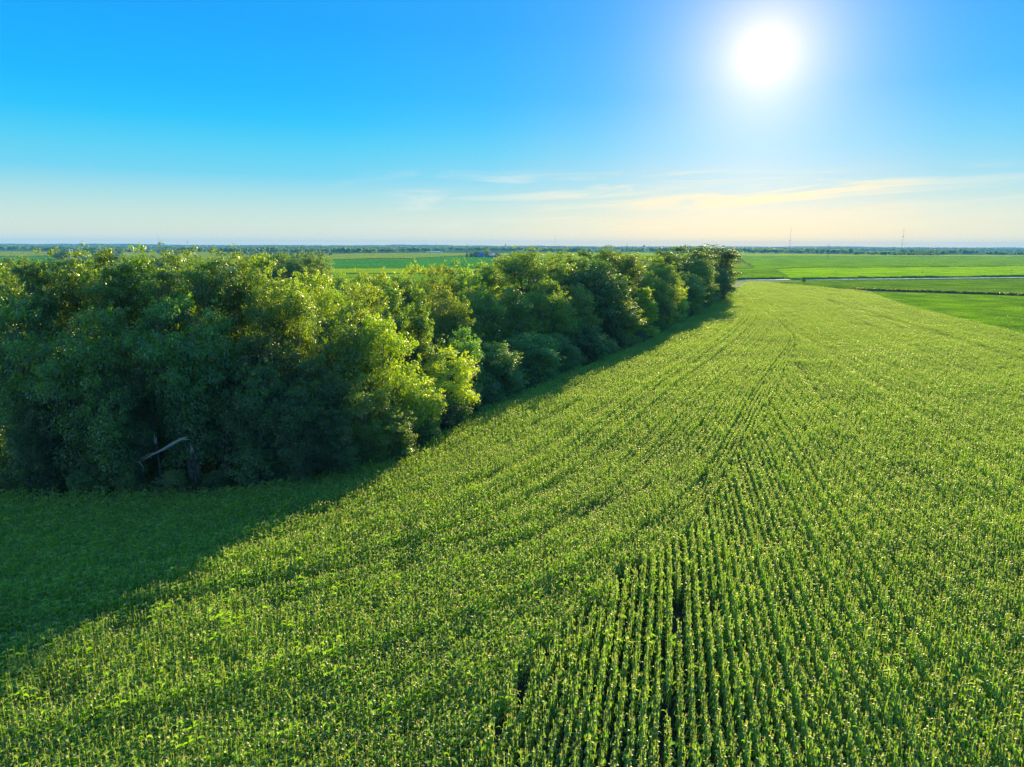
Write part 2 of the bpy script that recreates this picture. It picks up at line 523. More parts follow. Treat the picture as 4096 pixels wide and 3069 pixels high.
# ------------------------------------------------------------------ corn segment meshes
def corn_plant(rg, lod=0):
    """leaves, tassel and stalk of one maize plant as (verts, quads, tint, dry, part)"""
    V, Q, T, D, PT = [], [], [], [], []
    nv = 0
    hgt = rg.uniform(2.15, 2.6)
    az0 = math.pi / 2 + rg.normal(0, 0.36)
    lean = rg.normal(0, 0.05, 2)

    def strip(c, wv, t, d, part):
        nonlocal nv
        c = np.asarray(c); k = len(c)
        V.append(c - wv); V.append(c + wv)
        for i in range(k - 1):
            Q.append((nv + i, nv + i + 1, nv + k + i + 1, nv + k + i)); PT.append(part)
        T.extend([t] * (2 * k)); D.extend(d if hasattr(d, '__len__') else [d] * (2 * k))
        nv += 2 * k
    nl = 7
    for i in range(nl):
        z0 = 0.75 + (hgt - 0.82) * i / (nl - 1) * (0.97)
        a = az0 + (i % 2) * math.pi + rg.normal(0, 0.28)
        L = rg.uniform(0.62, 0.95) * (1.0 if i < nl - 2 else 0.72)
        up = rg.uniform(0.45, 0.95) if i < nl - 2 else rg.uniform(0.9, 1.4)
        k = 5
        s = np.linspace(0, 1, k)
        pit = np.maximum(up - s * rg.uniform(2.0, 3.1), -1.45)
        dx = np.cos(pit); dz = np.sin(pit)
        rr = np.concatenate([[0], np.cumsum((dx[1:] + dx[:-1]) / 2)]) / (k - 1) * L
        zz = np.concatenate([[0], np.cumsum((dz[1:] + dz[:-1]) / 2)]) / (k - 1) * L
        rad = np.array([math.cos(a), math.sin(a)])
        c = np.stack([rad[0] * rr + lean[0] * z0, rad[1] * rr + lean[1] * z0, z0 + zz], 1)
        wd = 0.066 * np.array([0.7, 1.0, 1.0, 0.85, 0.15])
        tw = rg.normal(0, 0.5)
        wv = np.stack([-rad[1] * wd * math.cos(tw), rad[0] * wd * math.cos(tw), wd * math.sin(tw)], 1)
        dry = 0.0 if (i > 2 or rg.random() < 0.5) else 0.6
        strip(c, wv, rg.uniform(0, 1), dry, 0)
    # stalk: two crossed narrow blades
    for a in (0, math.pi / 2):
        c = np.array([(0, 0, 0), (lean[0] * hgt, lean[1] * hgt, hgt)])
        wv = np.array([(math.cos(a) * 0.014, math.sin(a) * 0.014, 0)] * 2)
        strip(c, wv, 0.3, 0.15, 1)
    # tassel
    tdry = rg.uniform(0.15, 0.75)
    top = np.array([lean[0] * hgt, lean[1] * hgt, hgt - 0.02])
    for j in range(5 if lod == 0 else 4):
        a = rg.uniform(0, 6.28); sp = 0.0 if j == 0 else rg.uniform(0.07, 0.14)
        c = np.array([top, top + (math.cos(a) * sp * .6, math.sin(a) * sp * .6, 0.15), top + (math.cos(a) * sp, math.sin(a) * sp, 0.28 if j == 0 else 0.2)])
        b = rg.uniform(0, 3.14)
        wv = np.array([(math.cos(b) * 0.009, math.sin(b) * 0.009, 0)] * 2 + [(math.cos(b) * 0.005, math.sin(b) * 0.005, 0)])
        strip(c, wv, 0.7, tdry, 2)
    return np.vstack([v for v in V]), np.array(Q), np.array(T), np.array(D), np.array(PT)

SEG = 3.0
SP = 0.20
corn_src = bpy.data.collections.new('corn_rows_source')
NSEG = 12
for k in range(NSEG):
    rg = np.random.default_rng(100 + k)
    vs, qs, ts, ds, n = [], [], [], [], 0
    for j in range(int(SEG / SP)):
        v, q, t, d, _p = corn_plant(rg)
        sc = rg.uniform(0.8, 1.08)
        v = v * sc * np.array([0.88, 1, 1]) + np.array([rg.normal(0, 0.06), -SEG / 2 + (j + 0.5) * SP + rg.normal(0, 0.03), 0])
        vs.append(v); qs.append(q + n); ts.append(np.clip(t * 0.6 + rg.uniform(0, 0.4), 0, 1)); ds.append(d); n += len(v)
    me = mesh_np('corn_row', np.vstack(vs), [np.vstack(qs)], M['corn'], attrs={'tint': np.concatenate(ts), 'dry': np.concatenate(ds)})
    o = bpy.data.objects.new('corn_row_%02d' % k, me)
    corn_src.objects.link(o)


def scatter(name, pts, rotz, scl, idx, src, mat=None):
    """one object whose modifier stands a copy of a source mesh on every vertex"""
    me = bpy.data.meshes.new(name)
    me.vertices.add(len(pts))
    me.vertices.foreach_set('co', np.asarray(pts, np.float32).ravel())
    a = me.attributes.new('rot', 'FLOAT_VECTOR', 'POINT')
    r = np.zeros((len(pts), 3), np.float32); r[:, 2] = rotz
    a.data.foreach_set('vector', r.ravel())
    a = me.attributes.new('scl', 'FLOAT_VECTOR', 'POINT')
    a.data.foreach_set('vector', np.asarray(scl, np.float32).ravel())
    a = me.attributes.new('idx', 'INT', 'POINT')
    a.data.foreach_set('value', np.asarray(idx, np.int32))
    o = obj(name, me)
    ng = bpy.data.node_groups.new(name + '_scatter', 'GeometryNodeTree')
    ng.interface.new_socket('Geometry', in_out='INPUT', socket_type='NodeSocketGeometry')
    ng.interface.new_socket('Geometry', in_out='OUTPUT', socket_type='NodeSocketGeometry')
    N, Lk = ng.nodes, ng.links
    gi, go = N.new('NodeGroupInput'), N.new('NodeGroupOutput')
    ci = N.new('GeometryNodeCollectionInfo')
    ci.inputs['Collection'].default_value = src
    ci.inputs['Separate Children'].default_value = True
    ci.inputs['Reset Children'].default_value = True
    iop = N.new('GeometryNodeInstanceOnPoints')
    iop.inputs['Pick Instance'].default_value = True

    def na(nm, dt):
        x = N.new('GeometryNodeInputNamedAttribute'); x.data_type = dt
        x.inputs['Name'].default_value = nm
        return [s for s in x.outputs if s.enabled and s.name == 'Attribute'][0]
    e2r = N.new('FunctionNodeEulerToRotation')
    Lk.new(na('rot', 'FLOAT_VECTOR'), e2r.inputs[0])
    Lk.new(gi.outputs[0], iop.inputs['Points'])
    Lk.new(ci.outputs[0], iop.inputs['Instance'])
    Lk.new(na('idx', 'INT'), iop.inputs['Instance Index'])
    Lk.new(e2r.outputs[0], iop.inputs['Rotation'])
    Lk.new(na('scl', 'FLOAT_VECTOR'), iop.inputs['Scale'])
    Lk.new(iop.outputs[0], go.inputs[0])
    md = o.modifiers.new('scatter', 'NODES')
    md.node_group = ng
    return o


def vnoise(P, s, seed):
    """smooth value noise on the ground"""
    rg = np.random.default_rng(seed)
    T = rg.random((64, 64))
    q = P / s + 1000
    i = np.floor(q).astype(int); f = q - i; f = f * f * (3 - 2 * f)
    a = T[i[:, 0] % 64, i[:, 1] % 64]; b = T[(i[:, 0] + 1) % 64, i[:, 1] % 64]
    c = T[i[:, 0] % 64, (i[:, 1] + 1) % 64]; d = T[(i[:, 0] + 1) % 64, (i[:, 1] + 1) % 64]
    return (a * (1 - f[:, 0]) + b * f[:, 0]) * (1 - f[:, 1]) + (c * (1 - f[:, 0]) + d * f[:, 0]) * f[:, 1]


# rows of the left family follow the wood's edge, rows of the right family run straight
def row_points():
    P, A, TT = [], [], []
    G = smooth(resample(np.array([(-230, 30), (-150, 52), (-100, 66), (-60, 74), (-38, 82), (-22, 93), (-9, 120), (9, 160), (44, 232), (73, 298), (100, 372), (128, 470), (140, 640)], float), 2.0), 60)
    tg = np.gradient(G, axis=0); tg /= np.linalg.norm(tg, axis=1)[:, None]
    nr = np.stack([tg[:, 1], -tg[:, 0]], 1)
    for t in np.arange(-20, 140, 0.762):
        C = G + nr * t
        # drop the folds an inner offset may have
        ok = ((np.gradient(C, axis=0) * tg).sum(1) > 0.3)
        C = C[ok]
        if len(C) < 4: continue
        C = resample(C, SEG * 0.98)
        if len(C) < 3: continue
        mid = (C[1:] + C[:-1]) / 2; dr = C[1:] - C[:-1]
        P.append(mid); A.append(np.arctan2(-dr[:, 0], dr[:, 1])); TT.append(np.full(len(mid), t))
    L = np.vstack(P); LA = np.concatenate(A); LT = np.concatenate(TT)
    m = (side(L, SEAM) < -0.1 + rng.normal(0, 0.3, len(L)))
    L, LA, LT = L[m], LA[m], LT[m]
    # right family
    P, A, TT = [], [], []
    h0 = R_(12.5)
    u = np.array([math.sin(h0), math.cos(h0)]); v = np.array([math.cos(h0), -math.sin(h0)])
    s = np.arange(0, 700, SEG * 0.98)
    bend = np.interp(s, [0, 220, 420, 700], [0, 0, -5.5, -34])
    for t in np.arange(-40, 420, 0.762):
        C = u * s[:, None] + v * (t + bend)[:, None]
        mid = (C[1:] + C[:-1]) / 2; dr = C[1:] - C[:-1]
        P.append(mid); A.append(np.arctan2(-dr[:, 0], dr[:, 1])); TT.append(np.full(len(mid), t))
    Rr = np.vstack(P); RA = np.concatenate(A); RT = np.concatenate(TT) + 500
    m = (side(Rr, SEAM) > 0.1 + rng.normal(0, 0.3, len(Rr)) )
    Rr, RA, RT = Rr[m], RA[m], RT[m]
    return np.vstack([L, Rr]), np.concatenate([LA, RA]), np.concatenate([LT, RT])



LM = {
 'corn': leaf_mat('far_corn_leaf', (0.06, 0.17, 0.006), (0.13, 0.27, 0.006), (3.4, 2.6, 0.1), tw=0.6, gloss=0.04, rough=0.5, patch=0.03, pa=2.4),
 'mid': leaf_mat('mid_crop_leaf', (0.035, 0.11, 0.010), (0.11, 0.22, 0.010), (3.0, 2.5, 0.2), tw=0.55, gloss=0.05, rough=0.5, patch=0.02, pa=2.4),
 'soy': leaf_mat('soybean_leaf', (0.035, 0.10, 0.012), (0.10, 0.2, 0.012), (2.9, 2.5, 0.2), tw=0.5, gloss=0.06, rough=0.5, patch=0.04, pa=2.4),
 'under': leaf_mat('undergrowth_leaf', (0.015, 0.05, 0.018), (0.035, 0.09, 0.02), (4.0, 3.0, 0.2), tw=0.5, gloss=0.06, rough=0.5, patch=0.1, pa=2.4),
 'soyb': leaf_mat('bright_soybean_leaf', (0.035, 0.11, 0.008), (0.13, 0.26, 0.008), (2.9, 2.5, 0.2), tw=0.55, gloss=0.05, rough=0.5, patch=0.045, pa=2.4),
 'em': leaf_mat('emerald_crop_leaf', (0.02, 0.11, 0.025), (0.045, 0.16, 0.03), (2.2, 2.4, 0.8), tw=0.5, gloss=0.04, rough=0.5, patch=0.01, pa=2.4),
 'gold': leaf_mat('golden_crop_leaf', (0.13, 0.24, 0.01), (0.2, 0.32, 0.015), (2.4, 2.0, 0.2), tw=0.5, gloss=0.05, rough=0.5, patch=0.015, pa=2.4),
 'tan': leaf_mat('ripening_leaf', (0.10, 0.17, 0.03), (0.17, 0.24, 0.04), (2.2, 2.0, 0.5), tw=0.5, gloss=0.05, rough=0.5, patch=0.012, pa=2.4),
}
_patches = {}


def patch_src(key, R0, n, size, z0, z1, upright):
    """a collection of three round tufts of crop canopy"""
    k = (key, R0, n, size, z0, z1)
    if k in _patches: return _patches[k]
    c = bpy.data.collections.new('crop_source_%s_%d' % (key, len(_patches)))
    for i in range(3):
        rg = np.random.default_rng(700 + i)
        a = rg.uniform(0, 6.28, n); rr = R0 * np.sqrt(rg.random(n)) * rg.uniform(0.9, 1.08, n)
        cen = np.column_stack([rr * np.cos(a), rr * np.sin(a), rg.uniform(z0, z1, n)])
        cen[:, 2] += 0.06 * (z1 - z0) * np.sin(a * 3 + i)
        ax = rg.normal(0, 1, (n, 3)) * np.array([1, 1, 1.6 if upright else 0.45]); ax /= np.linalg.norm(ax, axis=1)[:, None]
        b_ = np.cross(ax, rg.normal(0, 1, (n, 3))); b_ /= np.linalg.norm(b_, axis=1)[:, None]
        s = (size * rg.uniform(0.6, 1.3, n))[:, None]
        w_ = 0.28 if upright else 0.55
        V = np.stack([cen - ax * s, cen + b_ * s * w_, cen + ax * s, cen - b_ * s * w_], 1).reshape(-1, 3)
        V[:, 2] = np.maximum(V[:, 2], 0.02)
        me = mesh_np('crop_tuft', V, [np.arange(len(V)).reshape(-1, 4)], LM[key], attrs={'tint': np.repeat(rg.random(n), 4)})
        c.objects.link(bpy.data.objects.new('crop_tuft_%d' % i, me))
    _patches[k] = c
    return c


def crop_cover(name, poly, key, R0, n, size, z0, z1, upright, label, seed):
    rg = np.random.default_rng(seed)
    lo, hi = poly.min(0), poly.max(0)
    st = R0 * 1.25
    X, Y = np.meshgrid(np.arange(lo[0], hi[0], st), np.arange(lo[1], hi[1], st * 0.87))
    X[::2] += st / 2
    P = np.column_stack([X.ravel(), Y.ravel()])
    sx, sy, sz = proj(np.column_stack([P, np.zeros(len(P))]))
    mg = 40 * FPX / np.maximum(sz, 5)
    P = P[(sz > 5) & (sx > -mg) & (sx < 4096 + mg)]
    P = P[inside(P, poly)]
    P = P[np.abs(side(P, np.vstack([poly, poly[:1]]))) > R0 * 0.45]
    P += rg.normal(0, R0 * 0.12, P.shape)
    if not len(P): return
    hv = 0.66 + 0.34 * vnoise(P, R0 * 6, seed) + 0.28 * vnoise(P, R0 * 2.2, seed + 5)
    o = scatter(name, np.column_stack([P, np.zeros(len(P))]), rg.uniform(0, 6.28, len(P)), np.column_stack([np.ones(len(P)), np.ones(len(P)), hv]), rg.integers(0, 3, len(P)), patch_src(key, R0, n, size, z0, z1, upright))
    tag(o, label, kind='stuff')
    print(name, len(P))


def field(px, name, mat, label, z=0.05, drop=0.0, amp=0.0, step=6.0, seed=1, crop=None, R0=3.0, n=900, size=0.3, upright=False):
    poly = np.array([gp(x, y, z) for x, y in px])
    zs = z if crop is None else z * 0.5
    o = grid_sheet(poly, zs, step, mat, name + '_ground' if crop else name, amp=amp * 0.5, drop=zs if drop else 0.0, seed=seed)
    tag(o, ('ground under the ' + label) if crop else label, kind='structure')
    if crop:
        crop_cover(name, poly, crop, R0, n, size, z * 0.25, z, upright, label, seed + 50)

CP, CA, CT = row_points()
far_edge = [tuple(gp(x, y, 2.3)) for x, y in [(2500, 1122), (2830, 1124), (3085, 1130), (3150, 1138), (3250, 1145), (3400, 1158), (3480, 1170), (3600, 1213), (3683, 1236), (3793, 1264), (3903, 1289), (4030, 1320), (4096, 1339), (4400, 1415)]]
field_poly = np.array([(-200, 5)] + [tuple(p) for p in EDGE[:-1]] + [(118, 405), (136, 470), (150, 560)] + far_edge[1:] + [(220, 5)])
m = inside(CP, field_poly) & (side(CP, EDGE) > 1.5)
CP, CA, CT = CP[m], CA[m], CT[m]
sx, sy, sz = proj(np.column_stack([CP, np.full(len(CP), 1.5)]))
marg = 30.0 * FPX / np.maximum(sz, 5)
m = (sz > 4) & (sx > -marg) & (sx < 4096 + marg) & (sy < 3069 + marg * 0.5)
CP, CA, CT = CP[m], CA[m], CT[m]
n1 = vnoise(CP, 9.0, 3); n2 = vnoise(CP, 30.0, 4)
keep = rng.random(len(CP)) > np.where((n1 > 0.90), 0.05, 0.003)
CP, CA, CT, n1, n2 = CP[keep], CA[keep], CT[keep], n1[keep], n2[keep]
rowh = np.random.default_rng(77).normal(0, 1, 4000)
rb = rowh[((CT + 100) / 0.762).astype(int) % 4000] * 1.0 + np.interp((CT + 100) / 3.0 % 1300, np.arange(1300), np.random.default_rng(78).normal(0, 1, 1300))
n3 = vnoise(CP, 5.0, 12)
DIPS = [[(330, 2460), (947, 2350), (1542, 2240), (1895, 2152), (2533, 1964)], [(1020, 2460), (1400, 2320), (2115, 2152), (2600, 1942)],
        [(1250, 2060), (1600, 1985), (2000, 1890)], [(2807, 1684), (2812, 1880), (2818, 2090)], [(3187, 1457), (3334, 1684)], [(3040, 1230), (3120, 1290), (3187, 1364)],
        [(3330, 1240), (3580, 1350)], [(3280, 1190), (3628, 1323)], [(60, 2900), (420, 2560), (600, 2440)], [(2130, 1700), (2330, 1600)]]
dip = np.zeros(len(CP))
for k_, dl in enumerate(DIPS):
    dd = np.abs(side(CP, np.array([gp(x, y, 2.0) for x, y in dl])))
    dip = np.maximum(dip, np.clip(1.5 - dd / 0.55, 0, 1) * (0.35 + 0.65 * vnoise(CP, 4.0, 30 + k_)))
hs = (1 - (0.42 * dip)) * 0.80 + 0.16 * n2 + 0.12 * n1 + 0.12 * n3 + 0.055 * rb + rng.normal(0, 0.03, len(CP))
flip = rng.random(len(CP)) < 0.5
idx = rng.integers(0, NSEG, len(CP))

# the plants nearest to the camera stand as individuals
sx, sy, sz = proj(np.column_stack([CP, np.full(len(CP), 2.0)]))
cand = np.where((sx > 60) & (sx < 4040) & (sy < 3069) & (sy > 2500))[0]
near = cand[np.argsort(sz[cand])][:17]
nm = np.ones(len(CP), bool); nm[near] = False
crop = scatter('corn_crop', np.column_stack([CP[nm], np.zeros(nm.sum())]), (CA + flip * math.pi)[nm], np.column_stack([np.ones(nm.sum()), np.ones(nm.sum()), hs[nm]]), idx[nm], corn_src)
tag(crop, 'tall green maize standing in close rows over the whole field', kind='stuff')
print('corn row pieces', nm.sum())

plant_meshes = []
for k in range(8):
    v, q, t, d, part = corn_plant(np.random.default_rng(500 + k))
    ms = []
    for p, nmn in ((0, 'leaves'), (1, 'stalk'), (2, 'tassel')):
        qq = q[part == p]; used, inv = np.unique(qq, return_inverse=True)
        ms.append((nmn, mesh_np('corn_' + nmn, v[used], [inv.reshape(qq.shape)], M['corn'], attrs={'tint': t[used], 'dry': d[used]})))
    plant_meshes.append(ms)
cnt = 0
for si in near:
    ux = np.array([-math.sin(CA[si]), math.cos(CA[si])])
    for j in range(int(SEG / SP)):
        if cnt >= 300: break
        pp = CP[si] + ux * (-SEG / 2 + (j + 0.5) * SP + rng.normal(0, 0.03)) + rng.normal(0, 0.03, 2)
        e = empty('corn_plant', (pp[0], pp[1], 0), CA[si] + rng.choice([0, math.pi]) + rng.normal(0, .2), (1, 1, hs[si] * rng.uniform(0.92, 1.05)))
        tag(e, 'tasselled maize plant in the nearest rows along the bottom edge of the photo', 'corn plant', 'maize plants nearest to the camera')
        for nmn, me in plant_meshes[cnt % 8]:
            obj(nmn, me, e)
        cnt += 1

# ------------------------------------------------------------------ fields beyond
MOD = 'structure'
SOYE = [(4500, 1428), (4096, 1341), (4030, 1322), (3903, 1291), (3793, 1266), (3683, 1238), (3600, 1215), (3480, 1172)]
field([(3400, 1160)] + [(3480, 1168), (3660, 1171), (3970, 1181), (4096, 1185), (4500, 1200)] + SOYE, 'soybean_field', M['soy2'],
      'bright soybean field between the corn and the grass strip', z=0.75, drop=0.75, amp=0.16, step=2.2, seed=2, crop='soyb', R0=3.0, n=1100, size=0.2)
field([(3060, 1129), (3110, 1126), (3400, 1123), (4096, 1115.5), (4600, 1110.5), (4600, 1196), (4096, 1178), (3970, 1174), (3660, 1164), (3440, 1158), (3250, 1141), (3150, 1134)], 'soybean_field', M['soy'],
      'darker soybean field between the grass strip and the gravel road', z=0.7, drop=0.7, amp=0.16, step=3.0, seed=3, crop='soy', R0=4.0, n=1300, size=0.27)
field([(2000, 1124.4), (2900, 1121.8), (3400, 1118.6), (4096, 1111.9), (4700, 1106), (4700, 1109.5), (4096, 1114.5), (3400, 1122), (2900, 1126), (2000, 1128)], 'road_verge', M['grass'],
      'grass verge on the near side of the gravel road', z=0.12)
rp = [(1500, 1122.5), (2898, 1119.5), (3500, 1114.4), (4096, 1108.4), (4900, 1101.4)]
rp2 = [(4900, 1104.0), (4096, 1111.3), (3500, 1117.4), (2898, 1121.4), (1500, 1124.0)]
field(rp + rp2, 'gravel_road', M['road'], 'pale gravel road crossing behind the corn field', z=0.3)
field([(2700, 1074.5), (2930, 1073.5), (3090, 1073), (3112, 1085), (3138, 1101), (3131, 1108), (2900, 1112), (2700, 1113)], 'corn_field', M['corn_mid'],
      'corn field left of the brushy ditch across the road', z=2.4, drop=2.4, amp=0.22, step=4, seed=4, crop='mid', R0=4.0, n=1100, size=0.5, upright=True)
field([(3105, 1075.5), (3500, 1071), (4096, 1065), (4700, 1060), (4700, 1092), (4096, 1100), (3500, 1106), (3400, 1107), (3160, 1110), (3136, 1095)], 'corn_field', M['corn_far'],
      'sunlit yellow green corn field across the road', z=2.4, drop=2.4, amp=0.22, step=5, seed=5, crop='corn', R0=5.0, n=1500, size=0.5, upright=True)
field([(2940, 1026), (3300, 1026), (4096, 1028), (4800, 1032), (4800, 1056), (4096, 1063), (3500, 1069.5), (3105, 1073.5), (3018, 1073.5), (2980, 1049)], 'corn_field', M['corn_mid'],
      'wide darker green field behind the sunlit corn', z=1.2, drop=1.2, amp=0.2, step=9, seed=6, crop='mid', R0=11.0, n=2600, size=0.8)
field([(2880, 1029), (2932, 1029), (2975, 1051), (3008, 1072), (2700, 1074), (2700, 1030)], 'crop_field', M['tan'],
      'olive tan field beside the far ditch', z=1.0, drop=1.0, crop='tan', R0=9.0, n=2000, size=0.8)
field([(2100, 1011), (2900, 1013), (3300, 1018), (3700, 1020), (4096, 1022), (4800, 1026), (4800, 1030), (4096, 1026.5), (3300, 1024.5), (2940, 1024.5), (2600, 1040), (2100, 1040)], 'crop_field', M['corn_gold'],
      'pale strip of crop in front of the far trees', z=0.6, crop='gold', R0=16.0, n=2600, size=1.2)
# left of the wood
field([(1250, 1041), (1500, 1036.5), (1640, 1036), (1750, 1030), (1830, 1026), (1900, 1024), (2000, 1031), (2400, 1031), (2400, 1080), (1600, 1072), (1200, 1074)], 'soybean_field', M['soy_far'],
      'emerald green soybean field beyond the wood', z=0.8, drop=0.8, amp=0.1, step=9, seed=7, crop='em', R0=11.0, n=2600, size=0.8)
field([(1200, 1076), (1600, 1074), (2100, 1076), (2100, 1091), (1600, 1092), (1200, 1091)], 'corn_field', M['corn_gold'],
      'yellow strip of crop between the wood and the emerald field', z=1.6, drop=1.6, amp=0.2, step=6, seed=8, crop='gold', R0=8.0, n=2200, size=0.7, upright=True)
field([(1200, 1095), (1600, 1096), (2100, 1096), (2100, 1150), (1200, 1150)], 'meadow', M['soy2'], 'green meadow strip behind the wood', z=0.3, crop='soyb', R0=7.0, n=1800, size=0.6)
field([(1250, 1019), (1400, 1014), (1700, 1012), (1880, 1013), (2100, 1014), (2100, 1022), (1900, 1021), (1830, 1023), (1750, 1027), (1640, 1033), (1500, 1033.5), (1280, 1038.5)], 'crop_field', M['tan'],
      'ripening tan field above the emerald field', z=1.4, drop=1.4, crop='tan', R0=14.0, n=2600, size=1.1)
field([(-400, 1005.5), (215, 1007), (200, 1022), (60, 1025), (-400, 1025)], 'crop_field', M['tan'], 'tan field at the far left', z=1.2, drop=1.2, crop='tan', R0=16.0, n=2600, size=1.2)
field([(-400, 1028), (170, 1027), (240, 1030), (220, 1050), (-400, 1050)], 'crop_field', M['soy_far'], 'green field below the tan field at the far left', z=0.6, crop='em', R0=12.0, n=2400, size=0.9)
field([(480, 1008), (900, 1007), (990, 1011), (960, 1060), (480, 1060)], 'crop_field', M['tan'], 'tan green field behind the left treetops', z=1.2, drop=1.2, crop='tan', R0=14.0, n=2600, size=1.1)

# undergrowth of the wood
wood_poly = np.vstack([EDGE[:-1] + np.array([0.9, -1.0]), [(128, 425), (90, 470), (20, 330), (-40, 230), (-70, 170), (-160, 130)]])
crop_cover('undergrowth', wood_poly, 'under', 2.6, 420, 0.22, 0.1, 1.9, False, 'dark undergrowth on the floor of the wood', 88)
# low hills on the skyline
def hills(name, D, x0, x1, h0, amp, seed, label):
    rg = np.random.default_rng(seed)
    xs = np.linspace(x0, x1, 140)
    z = h0 + amp * (0.5 * np.sin(xs / 900.0 + seed) + 0.3 * np.sin(xs / 370.0 + 2 * seed) + 0.2 * rg.normal(0, 1, 140))
    z = np.maximum(z, 2)
    v, q = [], []
    for k, (dy, f) in enumerate([(-900, 0.0), (-350, 0.75), (0, 1.0), (500, 0.8), (1200, 0.0)]):
        for i in range(140):
            v.append((xs[i], D + dy, z[i] * f - (0.5 if f == 0 else 0)))
    for k in range(4):
        for i in range(139):
            a = k * 140 + i
            q.append((a, a + 1, a + 141, a + 140))
    b = MB(); b.add(v, q)
    tag(b.build(name, M['ground'], smooth=True), label, kind='structure')
hills('hills', 11500, -11500, 11500, 34, 14, 3, 'low rolling farmland on the skyline')

# ------------------------------------------------------------------ trees
def leaf_cloud(cen, rad, n, size, rg, squash=0.8, up=0.35, cap=False):
    """n small leaf-spray faces in a soft ball"""
    d = rg.normal(0, 1, (n, 3)); d /= np.linalg.norm(d, axis=1)[:, None]
    if cap:
        fl = (d[:, 2] < -0.15) & (rg.random(n) < 0.8)
        d[fl, 2] *= -1
    r = rad * (0.35 + 0.65 * rg.random(n) ** 0.55) * rg.uniform(0.8, 1.15, n)
    c = cen + d * r[:, None] * np.array([1, 1, squash])
    nrm = d * 0.95 + rg.normal(0, 0.42, (n, 3)) + np.array([0, 0, up])
    nrm /= np.linalg.norm(nrm, axis=1)[:, None]
    a = np.cross(nrm, rg.normal(0, 1, (n, 3))); a /= np.linalg.norm(a, axis=1)[:, None] + 1e-9
    b = np.cross(nrm, a)
    s = size * rg.uniform(0.6, 1.25, n)[:, None]
    v = np.stack([c - a * s, c + b * s * 0.55 + nrm * s * 0.12, c + a * s, c - b * s * 0.55 + nrm * s * 0.12], 1)
    return v.reshape(-1, 3)


